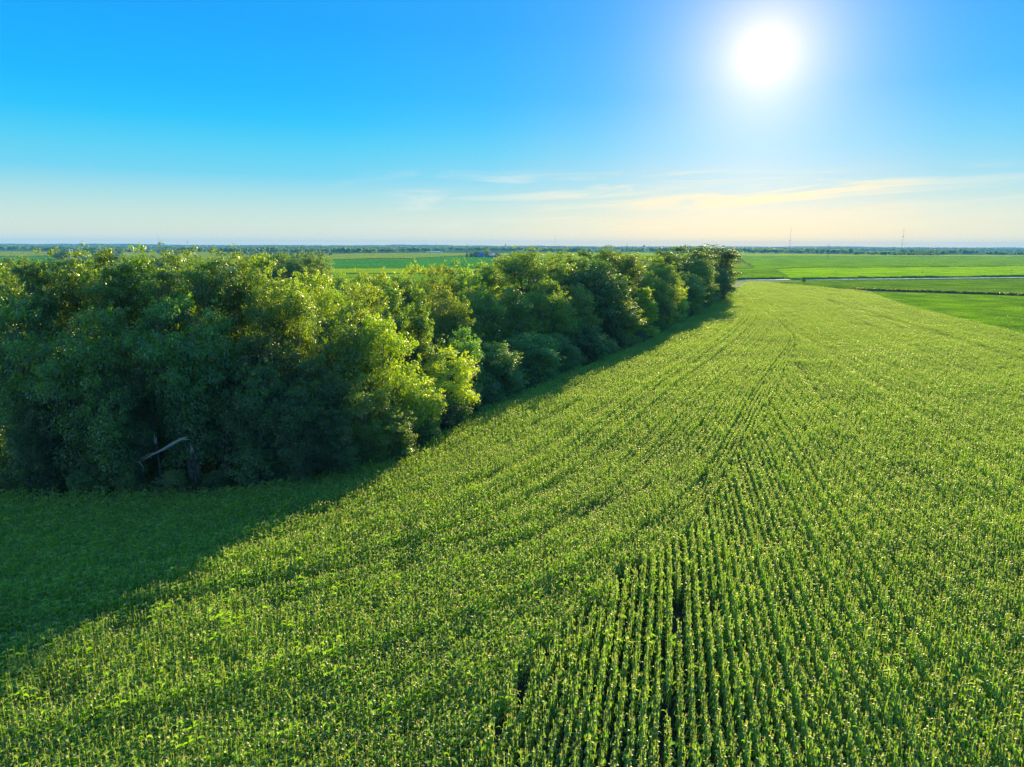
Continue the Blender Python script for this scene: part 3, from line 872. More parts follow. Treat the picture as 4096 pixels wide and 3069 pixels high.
def make_tree(seed, hgt, rad, base, nclump, nleaf, size, shape='round', trunk_r=0.35, clump_r=(1.0, 1.9), stems=1, limbs=True, bark=None, lean=0.0):
    """returns (trunk mesh, crown mesh): a crown of leaf clumps, each carried by a limb"""
    rg = np.random.default_rng(seed)
    C = []
    tries = 0
    lobes = [(rg.uniform(0, 6.28), rg.uniform(0.3, 0.75), rg.uniform(0.3, 0.95), rg.uniform(0.35, 0.6)) for _ in range(6)]
    while len(C) < nclump and tries < nclump * 200:
        tries += 1
        t = rg.random()
        a = rg.uniform(0, 2 * math.pi)
        if shape == 'tall':
            pr = (min(1, 0.35 + 1.6 * t) if t < 0.8 else 1.0 - (t - 0.8) * 2.6) * (0.85 + 0.15 * math.sin(9 * t + seed))
        elif shape == 'column':
            pr = (1 - t) ** 0.5 * 0.9 + 0.1
        elif shape == 'vase':
            pr = 0.35 + 0.75 * t if t < 0.75 else 0.91 - (t - 0.75) * 2.0
        elif shape == 'bush':
            pr = math.sqrt(max(0, 1 - t * t))
        else:
            pr = math.sqrt(max(0.0, 1 - (2 * t - 0.9) ** 2 / 1.25))
        pr *= 0.72 + 0.28 * math.sin(3 * a + seed * 1.7 + 5 * t)
        q = (0.35 + 0.65 * rg.random() ** 0.5) if t < 0.85 else rg.random() ** 0.5
        r = rad * pr * q
        z = base + (hgt - base) * t
        p = np.array([r * math.cos(a) + lean * t * rad, r * math.sin(a), z])
        if any(np.linalg.norm((p - c[:3]) / np.array([1, 1, 0.8])) < 0.95 * clump_r[0] for c in C): continue
        cr = rg.uniform(*clump_r) * (0.65 if t > 0.85 else 1.0)
        p[2] = min(p[2], hgt - cr * 0.5)
        C.append(np.array([*p, cr]))
    C = np.array(C)
    V, T = [], []
    for c in C:
        n = int(nleaf * (c[3] / clump_r[1]) ** 1.6 * rg.uniform(0.7, 1.1))
        V.append(leaf_cloud(c[:3] - (0, 0, c[3] * 0.25), c[3], n, size, rg, cap=True))
        T.append(np.repeat(np.clip(rg.uniform(0, 1) * 0.45 + rg.uniform(0, 0.55, n), 0, 1), 4))
        # a few satellite sprays loosen the outline
        for _ in range(3):
            d = rg.normal(0, 1, 3); d[2] = abs(d[2]) * 0.8; d /= np.linalg.norm(d)
            m_ = max(8, n // 10)
            V.append(leaf_cloud(c[:3] + d * c[3] * 1.15, c[3] * 0.33, m_, size, rg))
            T.append(np.repeat(np.clip(rg.uniform(0, 1, m_), 0, 1), 4))
    V = np.vstack(V); T = np.concatenate(T)
    Q = np.arange(len(V)).reshape(-1, 4)
    crown = mesh_np('crown', V, [Q], M['tree'], attrs={'tint': T})
    b = MB()
    tops = []
    for sidx in range(stems):
        a0 = sidx / stems * 6.28 + rg.uniform(0, 1)
        off = 0.0 if stems == 1 else 0.35
        z = np.linspace(0, base + (hgt - base) * (0.8 if shape != 'bush' else 0.5), 9)
        k = (z / z[-1])
        wob = np.cumsum(rg.normal(0, 0.12, (9, 2)), axis=0) * (rad / 5)
        sx_ = math.cos(a0) * (off + k ** 1.4 * rad * 0.35 * (stems > 1)) + lean * rad * k
        sy_ = math.sin(a0) * (off + k ** 1.4 * rad * 0.35 * (stems > 1))
        pts = np.column_stack([sx_ + wob[:, 0] * k, sy_ + wob[:, 1] * k, z])
        rr = trunk_r / math.sqrt(stems) * (1.15 - k) ** 0.8 * (1 + 0.5 * np.exp(-z / 0.6))
        pts[0, 2] = -0.1
        b.tube(pts, np.maximum(rr, 0.03), 7)
        tops.append((pts, rr))
    if limbs:
        for c in C:
            pts, rr = tops[rg.integers(len(tops))]
            zt = c[2] - np.linalg.norm(c[:2] - pts[4, :2]) * rg.uniform(0.5, 1.0) - 0.6
            zt = min(max(zt, base * 0.55), pts[-1, 2])
            i = int(np.argmin(abs(pts[:, 2] - zt)))
            p0 = pts[i]; p1 = c[:3]
            md = (p0 + p1) / 2 + np.array([0, 0, -0.08 * np.linalg.norm(p1 - p0)]) + rg.normal(0, 0.15, 3)
            r0 = max(0.035, min(rr[i] * 0.45, 0.03 + 0.022 * np.linalg.norm(p1 - p0)))
            b.tube([p0, md, p1], [r0, r0 * 0.6, 0.02], 4, cap=False)
            for _ in range(2):
                d = rg.normal(0, 1, 3); d /= np.linalg.norm(d)
                b.tube([md, (md + p1) / 2 + d * 0.25 * c[3], p1 + d * c[3] * 0.7], [r0 * 0.45, r0 * 0.3, 0.012], 3, cap=False)
    fs = ([np.vstack(b.f4)] if b.f4 else []) + ([np.vstack(b.f3)] if b.f3 else [])
    trunk = mesh_np('trunk', np.vstack(b.v), fs, bark or M['bark'], smooth=True)
    co = V
    return trunk, crown, float(np.percentile(co[:, 2], 99.7)), float(np.percentile(np.hypot(co[:, 0], co[:, 1]), 96))

TV = {}
TV['cot1'] = make_tree(11, 30, 6.6, 5.0, 74, 520, 0.21, 'tall', 0.45, (1.5, 2.9))
TV['cot2'] = make_tree(12, 30, 7.8, 6.0, 88, 520, 0.21, 'tall', 0.5, (1.5, 3.1), stems=2)
TV['cot3'] = make_tree(13, 30, 6.0, 4.0, 66, 480, 0.21, 'tall', 0.42, (1.4, 2.7))
TV['round1'] = make_tree(21, 18, 7.0, 3.0, 80, 420, 0.18, 'round', 0.38, (1.2, 2.5), stems=2)
TV['round2'] = make_tree(22, 18, 7.0, 2.5, 90, 400, 0.18, 'round', 0.38, (1.1, 2.4), stems=3)
TV['round3'] = make_tree(23, 18, 6.5, 3.0, 70, 420, 0.18, 'vase', 0.4, (1.2, 2.4), stems=2)
TV['willow'] = make_tree(24, 16, 7.0, 2.0, 150, 230, 0.16, 'round', 0.34, (0.9, 1.7), stems=3)
TV['poplar'] = make_tree(31, 20, 3.2, 3.0, 70, 230, 0.20, 'column', 0.3, (0.9, 1.5))
TV['bush1'] = make_tree(41, 6.5, 3.6, 0.3, 55, 220, 0.15, 'bush', 0.12, (0.7, 1.2), stems=4)
TV['bush2'] = make_tree(42, 6.5, 3.8, 0.3, 55, 220, 0.15, 'bush', 0.12, (0.7, 1.3), stems=4)
TV['sparse'] = make_tree(51, 20, 5.5, 7.0, 55, 70, 0.2, 'vase', 0.35, (0.9, 1.6), stems=2)

GREEN = (1.0, 1.0, 1.0); DEEP = (0.5, 0.62, 0.8); YEL = (1.9, 1.65, 0.7); LIME = (1.35, 1.25, 0.8); GREY = (1.25, 1.15, 1.6); TEAL = (0.75, 0.95, 1.25); OLIVE = (1.15, 1.0, 0.8)  # YEL and LIME also carry sunlight in the colour, TEAL and DEEP shade
KIND = {'cot1': 'cottonwood_tree', 'cot2': 'cottonwood_tree', 'cot3': 'cottonwood_tree', 'round1': 'broadleaf_tree', 'round2': 'broadleaf_tree', 'round3': 'broadleaf_tree',
        'willow': 'willow_tree', 'poplar': 'poplar_tree', 'bush1': 'bush', 'bush2': 'bush', 'sparse': 'broadleaf_tree'}


def edge_D(x):
    """forward distance at which the sight line of photo column x meets the wood's edge"""
    d = ray(x, 984.0); k = d[0] / d[1]
    for a, b in zip(EDGE[:-1], EDGE[1:]):
        fa, fb = a[0] - k * a[1], b[0] - k * b[1]
        if fa * fb <= 0:
            t = fa / (fa - fb)
            return a[1] + t * (b[1] - a[1])
    return EDGE[0][1] if x < 0 else EDGE[-1][1]


def place(var, x, ytop, wpx, D, tint, label, group=None, rz=None, name=None, minh=1.0):
    """stand a tree so that its top shows at photo row ytop and its crown is wpx photo pixels wide"""
    trunk, crown, th, tr = TV[var]
    p = at_dist(x, D)
    hh = max(minh, H - D * (ytop - hz(x)) / FPX)
    # small correction for looking down
    wm = wpx * math.hypot(p[0] * 0, D) / FPX * 1.0
    s_xy = wm / 2 / tr; s_z = hh / th
    if var.startswith('cot'): s_xy *= 1.15
    s_xy = min(max(s_xy, 0.72 * s_z), 1.9 * s_z)
    o = empty(name or KIND[var], (p[0], p[1], 0), rng.uniform(0, 6.28) if rz is None else rz, (s_xy, s_xy, s_z))
    tag(o, label, 'bush' if var.startswith('bush') else 'tree', group)
    a = obj('trunk', trunk, o); b = obj('crown', crown, o)
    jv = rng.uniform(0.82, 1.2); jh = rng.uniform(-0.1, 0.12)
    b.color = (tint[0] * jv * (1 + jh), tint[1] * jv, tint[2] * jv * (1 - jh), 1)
    return o

WOOD = 'trees of the wood beside the corn'
# (variant, column, row of the top, crown width, metres behind the edge, tint, label)
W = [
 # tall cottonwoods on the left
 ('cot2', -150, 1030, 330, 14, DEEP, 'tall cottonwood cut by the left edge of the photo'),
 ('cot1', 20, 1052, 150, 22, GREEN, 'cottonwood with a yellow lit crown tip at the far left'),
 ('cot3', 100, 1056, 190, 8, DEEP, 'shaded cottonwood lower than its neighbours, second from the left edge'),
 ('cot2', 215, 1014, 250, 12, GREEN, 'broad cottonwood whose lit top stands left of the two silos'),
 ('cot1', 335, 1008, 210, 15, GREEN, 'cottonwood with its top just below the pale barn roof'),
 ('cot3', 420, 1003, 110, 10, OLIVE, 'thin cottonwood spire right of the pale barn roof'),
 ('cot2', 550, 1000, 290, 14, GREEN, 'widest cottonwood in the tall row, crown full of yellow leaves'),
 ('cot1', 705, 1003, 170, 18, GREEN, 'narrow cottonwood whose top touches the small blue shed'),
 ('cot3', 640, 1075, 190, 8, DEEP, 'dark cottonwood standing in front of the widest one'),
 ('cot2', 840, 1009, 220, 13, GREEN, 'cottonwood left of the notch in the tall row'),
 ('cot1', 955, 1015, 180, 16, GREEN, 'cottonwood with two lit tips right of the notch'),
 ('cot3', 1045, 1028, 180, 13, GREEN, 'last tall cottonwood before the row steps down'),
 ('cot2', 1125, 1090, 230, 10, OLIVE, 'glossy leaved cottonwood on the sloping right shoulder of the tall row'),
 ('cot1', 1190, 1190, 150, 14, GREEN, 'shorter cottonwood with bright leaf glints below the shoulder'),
 # middle storey in the shade, shade tone put into the tints
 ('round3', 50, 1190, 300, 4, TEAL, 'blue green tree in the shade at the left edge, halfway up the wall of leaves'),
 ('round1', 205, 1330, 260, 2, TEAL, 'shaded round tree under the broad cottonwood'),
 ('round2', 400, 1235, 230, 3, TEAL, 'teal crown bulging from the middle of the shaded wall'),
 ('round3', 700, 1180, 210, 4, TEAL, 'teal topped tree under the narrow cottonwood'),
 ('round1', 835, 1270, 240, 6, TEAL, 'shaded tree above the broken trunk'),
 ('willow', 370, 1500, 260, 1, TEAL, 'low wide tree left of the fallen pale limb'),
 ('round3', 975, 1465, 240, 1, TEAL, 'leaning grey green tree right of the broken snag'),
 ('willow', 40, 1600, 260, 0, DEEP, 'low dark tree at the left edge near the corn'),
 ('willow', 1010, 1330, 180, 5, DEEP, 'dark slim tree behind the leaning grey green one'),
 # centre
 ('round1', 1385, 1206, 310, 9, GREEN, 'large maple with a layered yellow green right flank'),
 ('round2', 1500, 1262, 330, 6, YEL, 'sunlit yellow green half of the layered maple clump'),  # the maple's sunlit right flank, its light put into the tint
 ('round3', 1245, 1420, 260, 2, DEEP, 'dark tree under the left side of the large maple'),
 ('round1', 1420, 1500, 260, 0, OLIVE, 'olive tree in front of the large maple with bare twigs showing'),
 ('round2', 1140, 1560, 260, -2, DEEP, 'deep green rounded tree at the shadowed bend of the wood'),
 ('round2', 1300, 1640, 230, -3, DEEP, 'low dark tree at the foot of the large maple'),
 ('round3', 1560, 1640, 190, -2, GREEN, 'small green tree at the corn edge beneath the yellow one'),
 ('round1', 1790, 1395, 250, 3, YEL, 'small bright yellow tree glowing at the corn edge'),  # backlit glow put into the yellow tint
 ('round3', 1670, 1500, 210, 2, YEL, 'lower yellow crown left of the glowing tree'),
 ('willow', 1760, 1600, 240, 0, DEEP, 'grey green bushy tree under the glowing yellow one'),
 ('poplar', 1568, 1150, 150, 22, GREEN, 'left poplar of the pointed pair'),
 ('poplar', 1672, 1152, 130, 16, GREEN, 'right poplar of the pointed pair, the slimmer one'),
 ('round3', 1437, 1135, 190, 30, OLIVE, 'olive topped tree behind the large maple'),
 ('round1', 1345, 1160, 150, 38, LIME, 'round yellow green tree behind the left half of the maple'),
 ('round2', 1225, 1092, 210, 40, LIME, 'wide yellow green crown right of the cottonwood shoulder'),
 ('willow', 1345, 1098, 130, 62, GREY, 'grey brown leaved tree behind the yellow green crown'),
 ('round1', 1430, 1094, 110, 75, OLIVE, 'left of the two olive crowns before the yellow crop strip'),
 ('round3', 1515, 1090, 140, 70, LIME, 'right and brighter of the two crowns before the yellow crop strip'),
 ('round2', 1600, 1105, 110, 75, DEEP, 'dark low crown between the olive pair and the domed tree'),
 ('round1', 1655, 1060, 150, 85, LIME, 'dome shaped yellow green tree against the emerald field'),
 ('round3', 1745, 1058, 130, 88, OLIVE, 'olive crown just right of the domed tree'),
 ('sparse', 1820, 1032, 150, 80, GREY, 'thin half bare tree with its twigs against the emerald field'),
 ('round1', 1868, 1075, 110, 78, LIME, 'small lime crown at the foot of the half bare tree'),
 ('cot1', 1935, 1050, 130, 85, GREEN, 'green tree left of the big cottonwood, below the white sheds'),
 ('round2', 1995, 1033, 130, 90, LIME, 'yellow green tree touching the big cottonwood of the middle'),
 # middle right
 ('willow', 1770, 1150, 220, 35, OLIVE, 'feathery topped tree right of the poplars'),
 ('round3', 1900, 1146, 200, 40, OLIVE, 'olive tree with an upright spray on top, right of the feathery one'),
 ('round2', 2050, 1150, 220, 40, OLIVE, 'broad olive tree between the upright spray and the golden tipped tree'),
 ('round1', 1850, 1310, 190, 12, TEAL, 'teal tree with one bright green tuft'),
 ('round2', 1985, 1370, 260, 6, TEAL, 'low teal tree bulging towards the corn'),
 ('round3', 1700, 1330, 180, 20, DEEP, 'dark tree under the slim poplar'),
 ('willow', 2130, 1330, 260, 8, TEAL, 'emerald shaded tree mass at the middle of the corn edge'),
 ('cot2', 2110, 996, 270, 60, GREEN, 'big cottonwood with a spreading top right of the blue barn'),
 ('cot1', 2240, 1008, 190, 62, GREEN, 'cottonwood next right of the big spreading one'),
 ('cot3', 2335, 1006, 180, 58, GREEN, 'middle cottonwood of the right hand skyline group'),
 ('cot2', 2435, 991, 220, 55, GREEN, 'highest crown of the right hand skyline group'),
 ('cot1', 2520, 1020, 120, 50, OLIVE, 'sloping right end of the skyline group, beside the thin pole'),
 ('round1', 2190, 1118, 230, 30, LIME, 'rounded tree with a golden corner on its right'),
 ('willow', 2315, 1140, 130, 26, GREY, 'pale grey green tree right of the golden corner'),
 ('round2', 2390, 1045, 340, 34, DEEP, 'huge dark round tree below the skyline group'),
 ('round1', 2330, 1290, 230, 10, DEEP, 'dark tree at the corn edge below the huge round one'),
 ('willow', 2230, 1330, 170, 6, TEAL, 'dim tree low on the corn edge, left of the huge round one'),
 ('round3', 2485, 1200, 210, 12, OLIVE, 'olive tree with slanting bare limbs at the corn edge'),
 ('poplar', 2590, 1150, 110, 10, YEL, 'upright bright green tree leaning over the corn'),
 ('round1', 2565, 1070, 160, 40, OLIVE, 'dull green crown at the dip in the skyline'),
 ('round2', 2640, 1028, 170, 40, GREEN, 'low rounded crown right of the dip in the skyline'),
 ('round3', 2660, 1080, 160, 26, OLIVE, 'olive crown in front of the low rounded one'),
 ('round1', 2690, 1095, 140, 15, YEL, 'crown with orange yellow top near the far end'),
 ('willow', 2655, 1125, 150, 8, OLIVE, 'tree with a rust tinted tip by the corn'),
 ('willow', 2755, 1090, 170, 12, GREY, 'grey silvery tree near the far end of the wood'),
 ('round2', 2790, 1035, 210, 20, GREEN, 'broad domed tree in front of the far dark group'),
 ('cot2', 2650, 998, 150, 60, DEEP, 'left tree of the far dark group'),
 ('cot3', 2715, 990, 140, 58, DEEP, 'second tree of the far dark group'),
 ('cot1', 2785, 985, 150, 45, DEEP, 'third tree of the far dark group'),
 ('cot2', 2865, 984, 170, 22, DEEP, 'last and darkest tall tree at the end of the wood'),
 ('round2', 2905, 1020, 90, 8, GREEN, 'ragged tree leaning right at the very end of the wood'),
 ('round1', 2860, 1060, 170, 3, DEEP, 'black green tree at the foot of the end of the wood'),
]
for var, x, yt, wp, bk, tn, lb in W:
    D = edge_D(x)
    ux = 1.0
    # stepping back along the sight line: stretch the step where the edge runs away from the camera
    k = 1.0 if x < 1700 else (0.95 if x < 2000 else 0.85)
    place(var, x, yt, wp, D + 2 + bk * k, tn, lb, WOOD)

# trees half hidden inside the wood
for i, x in enumerate(np.concatenate([np.linspace(-100, 1080, 5), np.linspace(1250, 2750, 12)])):
    D = edge_D(x) + rng.uniform(24, 38) * (1.0 if x < 1500 else 1.6)
    place(['round1', 'round3', 'round2', 'willow'][i % 4], x, 1190 if x < 1100 else max(1100, 1250 - (x - 1250) * 0.1), 230, D, GREEN,
          ('tree half hidden behind the tall cottonwoods, its leaves showing through gaps' if x < 1200 else 'tree half hidden inside the lower right part of the wood'), 'trees half hidden inside the wood')

# bushes along the wood's edge
bl = resample(EDGE, 5.2)
nb = 0
for i, p in enumerate(bl):
    if p[0] < -72: continue
    k = p[0] / p[1]
    x = CX + k * FPX * 1.0
    tr_, cr_, th, rr = TV['bush1' if i % 2 else 'bush2']
    d = bl[min(i + 1, len(bl) - 1)] - bl[i - 1]; d /= np.linalg.norm(d)
    q = p + np.array([-d[1], d[0]]) * rng.uniform(0.5, 2.5)
    s = rng.uniform(0.55, 1.15) * (0.6 if -0.55 < k < -0.42 else 1.0)
    o = empty('bush', (q[0], q[1], 0), rng.uniform(0, 6.28), (s, s, s * rng.uniform(0.8, 1.15)))
    where = ('under the shaded wall of tall cottonwoods' if k < -0.25 else 'at the shadowed bend under the large maple' if k < -0.06 else
             'between the glowing yellow tree and the middle of the wood' if k < 0.12 else 'along the dark middle stretch of the wood' if k < 0.22 else 'along the far end of the wood')
    tag(o, 'low bush ' + where, 'bush', 'bushes along the edge of the wood')
    obj('trunk', tr_, o, True).name = 'stem'
    c = obj('crown', cr_, o); c.color = (*[DEEP, TEAL, GREEN, GREY][i % 4], 1)
    nb += 1

# fallen limb and snags
def pt(x, y, D):
    d = ray(x, y); t = D / d[1]
    return np.array([0, 0, H]) + d * t
DL = edge_D(650) + 1.0
L_ = empty('fallen_limb', pt(640, 1800, DL))
tag(L_, 'pale dead limb slanting between two broken trunks in the dark wood', 'dead limb')
o0 = np.array(L_.location)
b = MB(); b.tube(np.array([pt(x, y, DL) - o0 for x, y in [(748, 1748), (724, 1758), (700, 1771), (680, 1783), (650, 1800), (625, 1812), (590, 1830), (560, 1846)]]), [0.06, 0.15, 0.20, 0.21, 0.17, 0.12, 0.08, 0.06], 8)
b.tube(np.array([pt(x, y, DL) - o0 for x, y in [(715, 1761), (738, 1758), (757, 1760)]]), [0.16, 0.1, 0.02], 6)
b.build('log', M['pale_wood'], L_, smooth=True)
b = MB()
for pl in ([(560, 1846), (545, 1850), (533, 1849), (529, 1858), (510, 1863)], [(558, 1847), (566, 1860), (574, 1870), (577, 1886)], [(532, 1852), (534, 1870), (534, 1886)], [(534, 1880), (512, 1886)], [(628, 1811), (600, 1815), (560, 1836), (532, 1838)]):
    b.tube(np.array([pt(x, y, DL) - o0 for x, y in pl]), np.linspace(0.08, 0.02, len(pl)), 5)
b.build('twigs', M['pale_wood'], L_, smooth=True)
for xs_, nm_, lb in (([(643, 1920), (638, 1860), (630, 1800), (622, 1765)], 'dead_trunk', 'broken grey trunk behind the middle of the fallen limb'),
                     ([(782, 1890), (778, 1850), (773, 1825), (768, 1804)], 'dead_trunk', 'jagged snag at the right end of the fallen limb')):
    Ds = DL + (0.6 if xs_[0][0] < 700 else 0.0)
    P3 = np.array([pt(x, y, Ds) for x, y in xs_])
    bz = P3[0].copy(); bz[2] = 0
    P3 = np.vstack([bz, P3])
    e = empty(nm_, tuple(bz)); tag(e, lb, 'snag', 'broken trunks at the fallen limb')
    b = MB(); b.tube(P3 - bz, [0.24, 0.2, 0.16, 0.14, 0.10], 8); b.build('trunk', M['dead_bark'], e, smooth=True)
    b = MB()
    tp = P3[-1] - bz
    for k in range(5):
        a = k * 1.26
        b.tube([tp + (math.cos(a) * 0.12, math.sin(a) * 0.12, -0.3), tp + (math.cos(a) * 0.17, math.sin(a) * 0.17, 0.25 + 0.35 * ((k * 7) % 3))], [0.1, 0.015], 4)
    b.build('splinters', M['pale_wood'], e)

# ------------------------------------------------------------------ mid-distance trees
MG = 'trees of the grove behind the wood'
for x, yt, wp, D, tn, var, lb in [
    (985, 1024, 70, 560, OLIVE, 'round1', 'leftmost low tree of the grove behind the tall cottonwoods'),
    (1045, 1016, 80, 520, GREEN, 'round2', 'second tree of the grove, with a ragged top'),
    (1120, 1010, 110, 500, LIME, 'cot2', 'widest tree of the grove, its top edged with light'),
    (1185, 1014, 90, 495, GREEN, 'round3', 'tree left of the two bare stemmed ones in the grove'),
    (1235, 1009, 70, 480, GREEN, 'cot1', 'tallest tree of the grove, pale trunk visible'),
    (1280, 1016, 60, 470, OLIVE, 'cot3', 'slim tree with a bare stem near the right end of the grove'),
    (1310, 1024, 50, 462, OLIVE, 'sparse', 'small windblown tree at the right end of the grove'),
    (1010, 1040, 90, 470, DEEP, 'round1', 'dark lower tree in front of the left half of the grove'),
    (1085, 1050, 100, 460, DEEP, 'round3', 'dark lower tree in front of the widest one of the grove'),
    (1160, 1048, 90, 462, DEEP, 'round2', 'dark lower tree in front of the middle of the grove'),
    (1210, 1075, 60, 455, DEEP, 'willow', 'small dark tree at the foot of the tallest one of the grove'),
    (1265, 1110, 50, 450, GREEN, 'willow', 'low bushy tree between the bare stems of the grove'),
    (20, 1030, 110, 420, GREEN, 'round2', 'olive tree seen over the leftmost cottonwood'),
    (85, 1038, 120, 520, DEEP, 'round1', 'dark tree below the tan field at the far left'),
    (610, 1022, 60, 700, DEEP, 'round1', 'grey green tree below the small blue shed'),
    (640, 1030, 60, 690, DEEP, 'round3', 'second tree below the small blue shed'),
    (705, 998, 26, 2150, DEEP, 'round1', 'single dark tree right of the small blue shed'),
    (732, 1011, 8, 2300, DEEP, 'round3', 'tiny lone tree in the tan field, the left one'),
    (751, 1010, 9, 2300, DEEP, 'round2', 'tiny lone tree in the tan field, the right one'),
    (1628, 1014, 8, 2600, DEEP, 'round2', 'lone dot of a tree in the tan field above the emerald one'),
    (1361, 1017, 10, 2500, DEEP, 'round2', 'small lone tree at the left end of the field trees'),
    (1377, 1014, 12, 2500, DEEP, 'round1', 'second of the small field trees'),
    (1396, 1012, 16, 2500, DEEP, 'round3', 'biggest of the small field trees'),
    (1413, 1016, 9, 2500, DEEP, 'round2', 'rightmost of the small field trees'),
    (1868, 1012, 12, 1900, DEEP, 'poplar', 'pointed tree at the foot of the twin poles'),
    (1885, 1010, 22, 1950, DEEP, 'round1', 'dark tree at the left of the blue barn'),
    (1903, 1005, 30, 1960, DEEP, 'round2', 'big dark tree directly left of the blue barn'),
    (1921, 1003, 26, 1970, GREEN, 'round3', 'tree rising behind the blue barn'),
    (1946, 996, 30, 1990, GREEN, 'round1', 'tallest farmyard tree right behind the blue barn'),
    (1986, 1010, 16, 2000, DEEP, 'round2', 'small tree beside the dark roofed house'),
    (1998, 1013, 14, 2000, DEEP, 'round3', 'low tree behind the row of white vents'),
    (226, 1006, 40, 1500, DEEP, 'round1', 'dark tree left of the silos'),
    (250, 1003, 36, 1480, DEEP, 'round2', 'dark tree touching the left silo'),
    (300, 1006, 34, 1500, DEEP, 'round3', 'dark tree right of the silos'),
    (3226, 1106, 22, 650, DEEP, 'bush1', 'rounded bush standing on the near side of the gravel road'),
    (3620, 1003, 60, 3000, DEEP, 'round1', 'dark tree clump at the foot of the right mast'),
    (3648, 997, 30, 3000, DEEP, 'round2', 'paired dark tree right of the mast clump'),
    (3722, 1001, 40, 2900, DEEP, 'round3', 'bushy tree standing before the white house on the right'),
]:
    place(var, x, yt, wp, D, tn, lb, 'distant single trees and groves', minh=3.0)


# ditch brush: bushes along the two ditches across the road
for n_, (a, b_, lb) in enumerate([((2934, 1027), (3012, 1072), 'low bush in the straight ditch line of the far field'), ((3094, 1076), (3162, 1112), 'low bush in the ditch beside the sunlit corn across the road')]):
    A_, B_ = gp(*a), gp(*b_)
    k_ = 26 if n_ == 0 else 34
    for i in range(k_):
        t = (i + rng.uniform(-.3, .3)) / k_
        q = A_ + (B_ - A_) * t
        s = rng.uniform(0.5, 0.85) * (1.0 if n_ == 0 else 0.55)
        o = empty('bush', (q[0], q[1], 0), rng.uniform(0, 6.28), (s, s, s * 0.62))
        tag(o, lb, 'bush', 'bushes along the far ditches')
        obj('stem', TV['bush1'][0], o)
        c = obj('crown', TV['bush1' if i % 2 else 'bush2'][1], o); c.color = (*DEEP, 1)

# tall grass strips of the waterway
def grass_tufts(name, pts, label, sz=1.0):
    rg = np.random.default_rng(len(pts))
    V, T = [], []
    for p in pts:
        n = 36
        V.append(leaf_cloud(np.array([p[0], p[1], 0.7 * sz]), 1.0 * sz, n, 0.35 * sz, rg, 0.7, 0.1)); T.append(np.repeat(rg.uniform(0, 1, n), 4))
    V = np.vstack(V)
    V[:, 2] = np.maximum(V[:, 2], 0.0)
    o = obj(name, mesh_np(name, V, [np.arange(len(V)).reshape(-1, 4)], M['tree'], attrs={'tint': np.concatenate(T)}))
    o.color = (0.9, 0.8, 0.7, 1)
    tag(o, label, kind='stuff')


def along(px, step, wid, z=0.0):
    P = resample(np.array([gp(x, y, z) for x, y in px]), step)
    return P + rng.normal(0, wid, P.shape)
grass_tufts('tall_grass', np.vstack([along([(3400, 1157), (3480, 1162), (3600, 1166), (3700, 1168.5), (3970, 1178), (4096, 1183), (4300, 1190)], 0.5, 1.2)]), 'dark line of tall grass along the waterway', 1.3)
grass_tufts('roadside_weeds', np.vstack([along([(3020, 1124), (3160, 1123), (3260, 1121), (3600, 1117), (4100, 1112), (4300, 1110)], 0.9, 0.8), along([(3060, 1131), (3130, 1135), (3180, 1134), (3230, 1142), (3290, 1145)], 0.7, 2.0)]), 'weeds and brush beside the gravel road', 0.45)

# ------------------------------------------------------------------ far tree belts (one mass each)
far_src = bpy.data.collections.new('far_tree_source')
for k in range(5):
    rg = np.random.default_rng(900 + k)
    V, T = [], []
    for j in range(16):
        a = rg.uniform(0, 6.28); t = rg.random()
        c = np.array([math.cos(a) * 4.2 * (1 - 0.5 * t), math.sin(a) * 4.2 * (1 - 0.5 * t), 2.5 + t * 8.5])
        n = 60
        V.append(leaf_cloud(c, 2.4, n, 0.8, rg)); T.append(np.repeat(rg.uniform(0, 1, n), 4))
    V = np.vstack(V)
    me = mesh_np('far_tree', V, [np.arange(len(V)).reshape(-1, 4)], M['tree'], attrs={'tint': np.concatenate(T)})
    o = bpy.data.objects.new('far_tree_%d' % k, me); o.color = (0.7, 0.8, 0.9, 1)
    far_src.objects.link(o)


def belt(name, spec, label, seed):
    """spec: (x0, x1, D0, D1, depth, height, density per 100 m)"""
    rg = np.random.default_rng(seed)
    P, S = [], []
    for x0, x1, D0, D1, dep, hh, den in spec:
        a, b = at_dist(x0, D0), at_dist(x1, D1)
        n = max(2, int(np.linalg.norm(b - a) / 100 * den))
        t = rg.random(n)
        q = a + (b - a) * t[:, None]
        dirn = q / np.linalg.norm(q, axis=1)[:, None]
        q = q + dirn * rg.uniform(0, dep, n)[:, None]
        hm = hh * (0.5 + 0.62 * vnoise(q, 70.0, seed) + 0.2 * vnoise(q, 260.0, seed + 9) + rg.normal(0, 0.07, n))
        P.append(q); S.append(hm / 12.0)
    P = np.vstack(P); S = np.clip(np.concatenate(S), 0.3, 4)
    o = scatter(name, np.column_stack([P, np.zeros(len(P))]), rg.uniform(0, 6.28, len(P)), np.column_stack([S * 1.25, S * 1.25, S]), rg.integers(0, 5, len(P)), far_src)
    tag(o, label, kind='stuff')
    return o

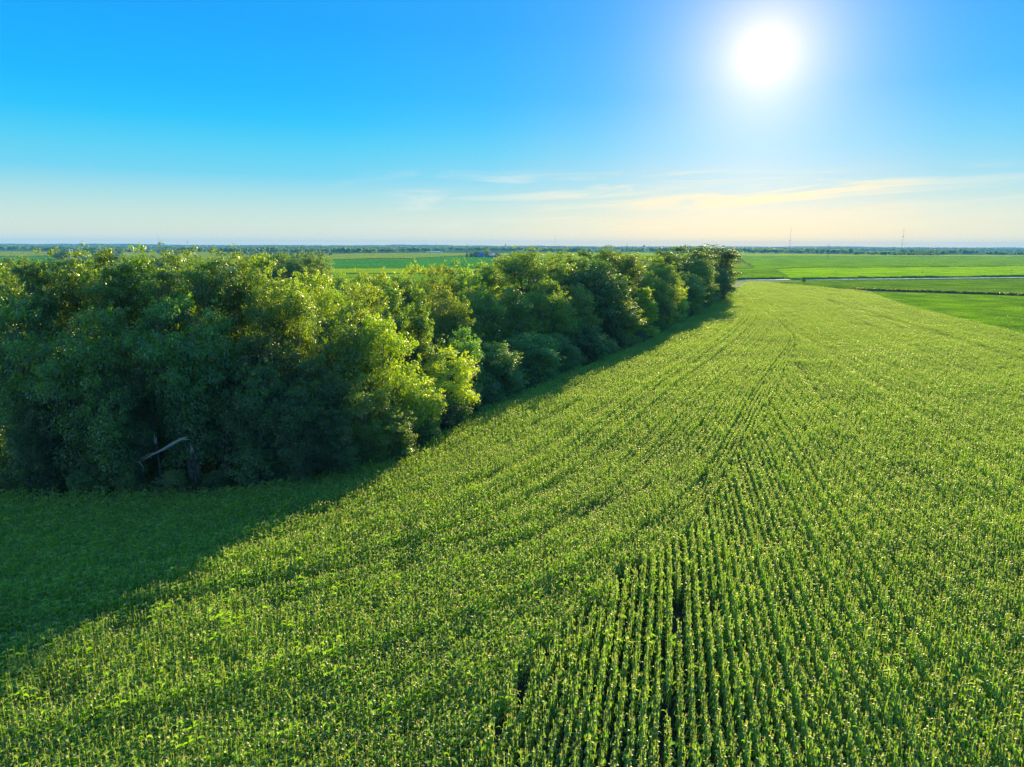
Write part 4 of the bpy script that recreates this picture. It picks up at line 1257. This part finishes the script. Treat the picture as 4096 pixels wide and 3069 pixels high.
belt('distant_woods', [(-500, 200, 3900, 3800, 200, 18, 22), (150, 520, 3300, 3000, 150, 18, 14), (700, 1500, 2900, 3000, 300, 20, 26), (860, 1330, 1900, 2100, 200, 13, 16),
                       (1300, 1720, 3300, 3500, 250, 20, 24), (1700, 2100, 4200, 4300, 200, 22, 20), (300, 480, 2200, 2200, 120, 14, 12), (480, 700, 2800, 2700, 150, 16, 16)],
     'dark blue green woods filling the left half of the far plain', 61)
belt('far_treeline', [(2100, 2360, 3700, 3700, 200, 21, 24), (2330, 2480, 3300, 3300, 90, 17, 14), (2480, 2950, 4100, 4300, 250, 20, 18), (2900, 3420, 3500, 3300, 260, 21, 28),
                      (3420, 3760, 2900, 2700, 120, 14, 24), (3600, 3800, 3000, 2900, 150, 18, 20), (3690, 3930, 3500, 3400, 200, 19, 24), (3950, 4030, 3100, 3100, 100, 14, 30), (4060, 4500, 3100, 3000, 120, 15, 24)],
     'hazy blue tree belts across the right half of the plain', 62)
belt('skyline_trees', [(-500, 4700, 6200, 6200, 700, 20, 12), (-500, 4700, 8300, 8300, 900, 26, 11), (-300, 700, 5200, 5000, 300, 18, 14), (1100, 1900, 5200, 5400, 400, 19, 16), (2900, 4500, 5200, 5200, 400, 18, 12)],
     'faint line of trees along the skyline', 63)
P11 = []
rg = np.random.default_rng(5)
o = belt('ridge_trees', [(-500, 4700, 10500, 10500, 1200, 18, 6)], 'pale row of trees on the skyline hills', 64)
co = np.zeros(len(o.data.vertices) * 3, np.float32); o.data.vertices.foreach_get('co', co)
co = co.reshape(-1, 3); co[:, 2] = 14; o.data.vertices.foreach_set('co', co.ravel())


# ------------------------------------------------------------------ buildings, silos, masts
def B(x, y):                       # ground point of a thing whose foot shows at photo row y
    return gp(x, y)


def facing(p):
    return math.atan2(-p[0], p[1])


def gable(name, x, y, w, d, hw, hr, wall, roof, label, rz=0.0, along_x=True, doors=1, cat='building', extra=None):
    p = B(x, y)
    e = empty(name, (p[0], p[1], 0), facing(p) + rz)
    tag(e, label, cat)
    if along_x:
        b = MB(); b.box(-w / 2, w / 2, -d / 2, d / 2, 0, hw); b.build('wall', wall, e)
        b = MB()
        o_ = 0.4
        b.add([(-w / 2 - o_, -d / 2 - o_, hw), (w / 2 + o_, -d / 2 - o_, hw), (w / 2 + o_, 0, hr), (-w / 2 - o_, 0, hr), (w / 2 + o_, d / 2 + o_, hw), (-w / 2 - o_, d / 2 + o_, hw)],
              [(0, 1, 2, 3), (3, 2, 4, 5)], [(0, 3, 5), (1, 4, 2)])
        b.build('roof', roof, e)
    else:
        b = MB(); b.prism([(-w / 2, 0), (w / 2, 0), (w / 2, hw), (0, hr - 0.3), (-w / 2, hw)], -d / 2, d / 2); b.build('wall', wall, e)
        b = MB(); b.prism([(-w / 2 - .4, hw - .1), (0, hr - 0.28), (w / 2 + .4, hw - .1), (w / 2 + .4, hw + .15), (0, hr), (-w / 2 - .4, hw + .15)], -d / 2 - .4, d / 2 + .4); b.build('roof', roof, e)
    for k in range(doors):
        cx = (k - (doors - 1) / 2) * w / (doors + 0.5)
        b = MB(); b.box(cx - min(2.0, w * .1), cx + min(2.0, w * .1), -d / 2 - 0.08, -d / 2 - 0.01, 0, min(3.5, hw * .8)); b.build('door', M['darkroof'], e)
    return e

# blue barn: arched main hall with a lower arched annex
p = B(1919, 1030.5)
e = empty('barn', (p[0], p[1], 0), facing(p)); tag(e, 'tall blue round roofed barn with a lower blue annex in front', 'barn')
arch = lambda w, hw, h: [(-w / 2, 0), (w / 2, 0), (w / 2, hw)] + [(w / 2 * math.cos(t), hw + (h - hw) * math.sin(t)) for t in np.linspace(0.2, math.pi - 0.2, 9)] + [(-w / 2, hw)]
b = MB(); b.prism(arch(15, 7, 13.6), 4, 30); e2 = b.build('main_hall', M['blue'], e); e2.location = (3.5, 0, 0)
b = MB(); b.prism(arch(14, 4, 8.2), -4, 3.9); e2 = b.build('annex', M['blue'], e); e2.location = (-2.0, 0, 0)
b = MB(); b.box(9, 12, -2, 6, 0, 5); b.build('side_wall', M['lilac'], e)
b = MB(); b.box(-4, 0.5, -4.1, -4.02, 0, 4.5); b.build('door', M['darkroof'], e)
for x, top, lb in ((1934, 1013.5, 'tall white elevator leg right of the blue barn'), (1940.5, 1019.5, 'shorter white elevator leg right of the blue barn')):
    p = B(x, 1029.5); D = np.linalg.norm(p); hh = H - p[1] * (top - hz(x)) / FPX
    e = empty('elevator_leg', (p[0], p[1], 0), facing(p)); tag(e, lb, 'grain elevator', 'white elevator legs at the blue barn')
    b = MB(); b.box(-0.7, 0.7, -0.6, 0.6, 0, hh - 1); b.build('shaft', M['white'], e)
    b = MB(); b.box(-1.0, 1.4, -0.9, 0.9, hh - 1, hh); b.build('head', M['white'], e)
gable('shed', 1964, 1029.5, 30, 12, 4.5, 7.5, M['lilac'], M['lilac'], 'long pale metal shed right of the blue barn', doors=2, cat='shed')
e = gable('shed', 1979, 1031.5, 17, 34, 3.6, 6.6, M['blue'], M['darkroof'], 'low blue fronted shed with white vents on its roof', rz=0.5, along_x=False, cat='shed')
for k in range(9):
    b = MB(); b.lathe([(0.0, 7.6), (0.7, 7.4), (0.8, 6.9), (0.5, 6.5), (0.5, 6.2)], 8, (0, -13 + k * 3.4)); b.build('vent', M['white'], e)
gable('house', 1963, 1022.5, 16, 10, 5, 9.0, M['white'], M['darkroof'], 'white gabled farmhouse with a dark roof', rz=0.5, cat='house')
gable('shed', 2004, 1030, 5, 6, 3, 4.2, M['white'], M['white'], 'little white hut right of the vented shed', cat='shed')
gable('shed', 2013, 1030.5, 6, 5, 2.6, 3.8, M['white'], M['lilac'], 'second white hut, nearly behind the cottonwood', cat='shed')
# farm with silos
for x, w, top, lb in ((271.5, 2.3, 996, 'left and wider of the two domed silos'), (282, 1.9, 996.5, 'right and slimmer of the two domed silos')):
    D = 1290.0; p = at_dist(x, D); hh = H - D * (top - hz(x)) / FPX
    e = empty('silo', (p[0], p[1], 0)); tag(e, lb, 'silo', 'twin farm silos')
    b = MB(); b.lathe([(w, 0), (w, hh - w * 0.9)] , 24); b.build('barrel', M['concrete'], e, smooth=True)
    b = MB(); b.lathe([(w * 1.03 * math.cos(t), hh - w * 0.9 + w * 0.9 * math.sin(t)) for t in np.linspace(0, 1.5, 7)], 24); b.build('dome', M['steel'], e, smooth=True)
    b = MB(); b.box(w * 0.9, w * 1.25, -0.4, 0.4, 0, hh - w); b.build('chute', M['white'], e)
gable('barn', 330, 1037, 24, 14, 5, 9.5, M['lilac'], M['lilac'], 'pale roofed barn right of the silos', cat='barn')
gable('shed', 396, 1022, 14, 9, 3, 5, M['white'], M['lilac'], 'small white shed peeping over the treetops', cat='shed')
p = B(456, 1030)
e = empty('silo', (p[0], p[1], 0)); tag(e, 'thin white capped silo standing alone over the treetops', 'silo')
hh = H - p[1] * (990.5 - hz(456)) / FPX
b = MB(); b.lathe([(1.6, 0), (1.6, hh - 1.6)], 18); b.build('barrel', M['concrete'], e, smooth=True)
b = MB(); b.lathe([(1.7 * math.cos(t), hh - 1.6 + 1.6 * math.sin(t)) for t in np.linspace(0, 1.5, 6)], 18); b.build('dome', M['white'], e, smooth=True)
gable('shed', 646, 1016, 24, 14, 4, 5.6, M['blue'], M['blue'], 'small blue shed alone in the tan field', cat='shed')
gable('warehouse', 680, 991, 140, 40, 9, 12, M['white'], M['white'], 'far white warehouse behind the left woods', doors=4, cat='warehouse')
gable('warehouse', 738, 990, 100, 40, 9, 12, M['lilac'], M['white'], 'dimmer far warehouse right of the white one', doors=3, cat='warehouse')
gable('warehouse', 1733, 1011.5, 64, 14, 4, 5.5, M['white'], M['white'], 'long low white building at the edge of the far woods', doors=5, cat='warehouse')
for x, y, w, lb in ((1648.5, 1013.5, 3.2, 'leftmost tiny white shed by the far woods'), (1675.5, 1011, 4, 'tiny white shed, left one of the close pair'), (1682, 1011.8, 3.5, 'tiny white shed, right one of the close pair'),
                    (1767.5, 1012.5, 6, 'white hut just right of the long low building')):
    gable('shed', x, y, w, w * .8, 2.6, 4.2, M['white'], M['white'], lb, cat='shed')
gable('shed', 3288, 1014.5, 11, 7, 2.5, 4.6, M['white'], M['white'], 'bright white roof left of the twin power poles', rz=0.3, cat='shed')
gable('shed', 3346.5, 1016, 8, 6, 2.3, 4.2, M['white'], M['white'], 'bright white roof right of the twin power poles', rz=0.3, cat='shed')
gable('house', 3768, 1019.5, 26, 12, 3.5, 6.0, M['lilac'], M['white'], 'white roofed house among the trees at the right', cat='house')
gable('shed', 3604, 1001.5, 12, 8, 5, 8, M['white'], M['white'], 'white hut on the rise by the right mast', cat='shed')
gable('shed', 3577, 1003, 10, 8, 4, 6, M['white'], M['white'], 'small white hut left of the right mast', cat='shed')


def mast(x, ytop, D, r, label, plats=(), lean=0.0, guys=True):
    p = at_dist(x, D); hh = H - D * (ytop - hz(x)) / FPX
    e = empty('radio_mast', (p[0], p[1], 0)); tag(e, label, 'radio mast')
    b = MB()
    n = 18
    for k in range(3):
        a = k * 2.094
        b.tube([(math.cos(a) * r + lean * 0, math.sin(a) * r, 0), (math.cos(a) * r + lean, math.sin(a) * r, hh)], r * 0.28, 4)
    for i in range(n):
        z0, z1 = hh * i / n, hh * (i + 1) / n
        for k in range(3):
            a, c = k * 2.094, (k + 1) * 2.094
            b.tube([(math.cos(a) * r + lean * i / n, math.sin(a) * r, z0), (math.cos(c) * r + lean * (i + 1) / n, math.sin(c) * r, z1)], r * 0.16, 3)
    b.build('lattice', M['mast'], e)
    for f_ in plats:
        b = MB(); b.lathe([(r * 1.2, hh * f_ - 2), (r * 3.4, hh * f_ - 1), (r * 3.4, hh * f_ + 1.5), (r * 1.2, hh * f_ + 2.5)], 10); o_ = b.build('antenna_ring', M['mast'], e); o_.location = (lean * f_, 0, 0)
    if guys:
        for k in range(3):
            a = k * 2.094 + 0.4
            b = MB(); b.tube([(lean * .8, 0, hh * 0.8), (math.cos(a) * hh * 0.45, math.sin(a) * hh * 0.45, 0)], 0.06, 3); b.build('guy_wire', M['mast'], e)

mast(635, 944, 4600, 0.7, 'thin radio mast above the left woods')
mast(1697, 968, 6500, 0.7, 'faint short mast left of the blue barn, above the smoke')
mast(2220, 945, 4800, 0.55, 'faint mast with two beacons above the centre woods', plats=(0.72, 0.99))
mast(3158, 913, 3350, 0.5, 'tall mast standing nearest to the glow under the sun', plats=(0.5,), lean=2.0)
mast(3606, 916, 3080, 0.5, 'tall mast with two antenna rings at the right', plats=(0.4, 0.68), lean=4.0)


def water_tower(x, ytop, D, s, label):
    p = at_dist(x, D); hh = H - D * (ytop - hz(x)) / FPX
    e = empty('water_tower', (p[0], p[1], 0)); tag(e, label, 'water tower')
    b = MB(); b.lathe([(s * 0.42, 0), (s * 0.22, hh * 0.12), (s * 0.2, hh - 2.2 * s)], 14); b.build('stem', M['lilac'], e, smooth=True)
    b = MB(); b.lathe([(s * 0.2, hh - 2.2 * s)] + [(s * max(0.02, math.cos(t)), hh - s * 0.95 + s * 0.95 * math.sin(t)) for t in np.linspace(-1.2, 1.56, 10)], 18); b.build('tank', M['lilac'], e, smooth=True)
water_tower(751, 966, 6500, 5.0, 'small water tower on a thin stem above the left woods')
water_tower(2022, 977.5, 4500, 4.0, 'water tower seen above the blue barn sheds')
water_tower(2577, 980.5, 4600, 6.5, 'water tower above the dip at the right of the wood')
water_tower(1745, 976.5, 7000, 4.5, 'tiny water tower on the skyline left of the blue barn')
water_tower(3743, 984.5, 5200, 3.0, 'tiny tower tip over the trees at the right')


def hframe(x, ybase, ytop, sep, label):
    p = B(x, ybase); D = p[1]; hh = H - D * (ytop - hz(x)) / FPX
    e = empty('power_pole', (p[0], p[1], 0), facing(p)); tag(e, label, 'power pole', 'twin legged power poles')
    for s_ in (-1, 1):
        b = MB(); b.tube([(s_ * sep / 2, 0, 0), (s_ * sep / 2, 0, hh)], [0.34, 0.2], 6); b.build('post', M['pole'], e)
    b = MB(); b.box(-sep * .85, sep * .85, -0.2, 0.2, hh - hh * .16, hh - hh * .16 + .5); b.build('crossarm', M['pole'], e)
    b = MB(); b.tube([(-sep / 2, -.3, hh * .45), (sep / 2, -.3, hh * .62)], 0.14, 4); b.tube([(sep / 2, .3, hh * .45), (-sep / 2, .3, hh * .62)], 0.14, 4); b.build('brace', M['pole'], e)
hframe(1869.5, 1030, 976, 3.4, 'twin poles standing at the left of the blue barn')
hframe(3310, 1040, 975, 3.6, 'twin poles in the darker green field under the sun')
hframe(2506, 1022, 974, 2.0, 'slim twin poles at the dip in the skyline')

for x, yb, yt, lb in ((1389, 1091, 1061, 'utility pole at the yellow crop strip behind the wood'), (3007, 1117, 1081, 'utility pole nearest to the end of the wood, by the road'),
                      (3340, 1110, 1081, 'second utility pole along the road'), (3688, 1106, 1075, 'third utility pole along the road, with a pale transformer'), (4045, 1103, 1073, 'rightmost utility pole along the road')):
    p = B(x, yb); D = p[1]; hh = H - D * (yt - hz(x)) / FPX
    e = empty('utility_pole', (p[0], p[1], 0), facing(p)); tag(e, lb, 'utility pole', 'utility poles along the road')
    b = MB(); b.tube([(0, 0, 0), (0, 0, hh)], [0.17, 0.11], 6); b.build('post', M['pole'], e)
    b = MB(); b.box(-1.2, 1.2, -0.09, 0.09, hh - 0.9, hh - 0.7); c_ = b.build('crossarm', M['pole'], e)
    for k in (-1.1, -0.4, 0.4, 1.1):
        b = MB(); b.lathe([(0.05, hh - 0.7), (0.08, hh - 0.62), (0.05, hh - 0.5)], 6, (k, 0)); b.build('insulator', M['white'], c_)
    if x == 3688:
        b = MB(); b.lathe([(0.0, hh - 1.0), (0.32, hh - 1.05), (0.32, hh - 2.0), (0.0, hh - 2.05)], 10, (0.45, 0)); b.build('transformer', M['white'], e)

# smoke plume above the far woods
def smoke_mat():
    m, w = new_mat('smoke')
    tc = w.n('ShaderNodeTexCoord')
    nz = w.n('ShaderNodeTexNoise', ins={'Vector': tc.outputs['Object'], 'Scale': 0.03, 'Detail': 3.0})
    den = w.math('MULTIPLY', w.ramp(nz.outputs[0], [(0.4, 0.0), (0.65, 1.0)]), 0.03)
    v = w.n('ShaderNodeVolumePrincipled', ins={'Color': (0.75, 0.9, 1.0, 1), 'Density': den})
    out = w.n('ShaderNodeOutputMaterial'); w.link(v.outputs[0], out.inputs['Volume'])
    return m
Ds = 3400.0
b = MB()
px_ = [(1686, 996, 1.2), (1682, 994, 2.2), (1678, 991, 4), (1673, 988, 6), (1669, 984.5, 7)]
pts = np.array([pt(x, y, Ds) for x, y, _ in px_]); o0 = pts[0].copy()
b.tube(pts - o0, [r * Ds / FPX for *_, r in px_], 10)
sm = b.build('smoke_plume', smoke_mat()); sm.location = tuple(o0)
tag(sm, 'pale blue smoke drifting left above the far woods', kind='stuff')

# ------------------------------------------------------------------ haze
hb = MB(); hb.box(-13500, 13500, -1100, 14200, -1.5, 122)
m, w = new_mat('haze')
v = w.n('ShaderNodeVolumePrincipled', ins={'Color': (0.18, 0.60, 1.0, 1), 'Density': 5.5e-5, 'Anisotropy': 0.0})
out = w.n('ShaderNodeOutputMaterial'); w.link(v.outputs[0], out.inputs['Volume'])
tag(hb.build('haze', m), 'thin blue summer haze over the plain', kind='stuff')
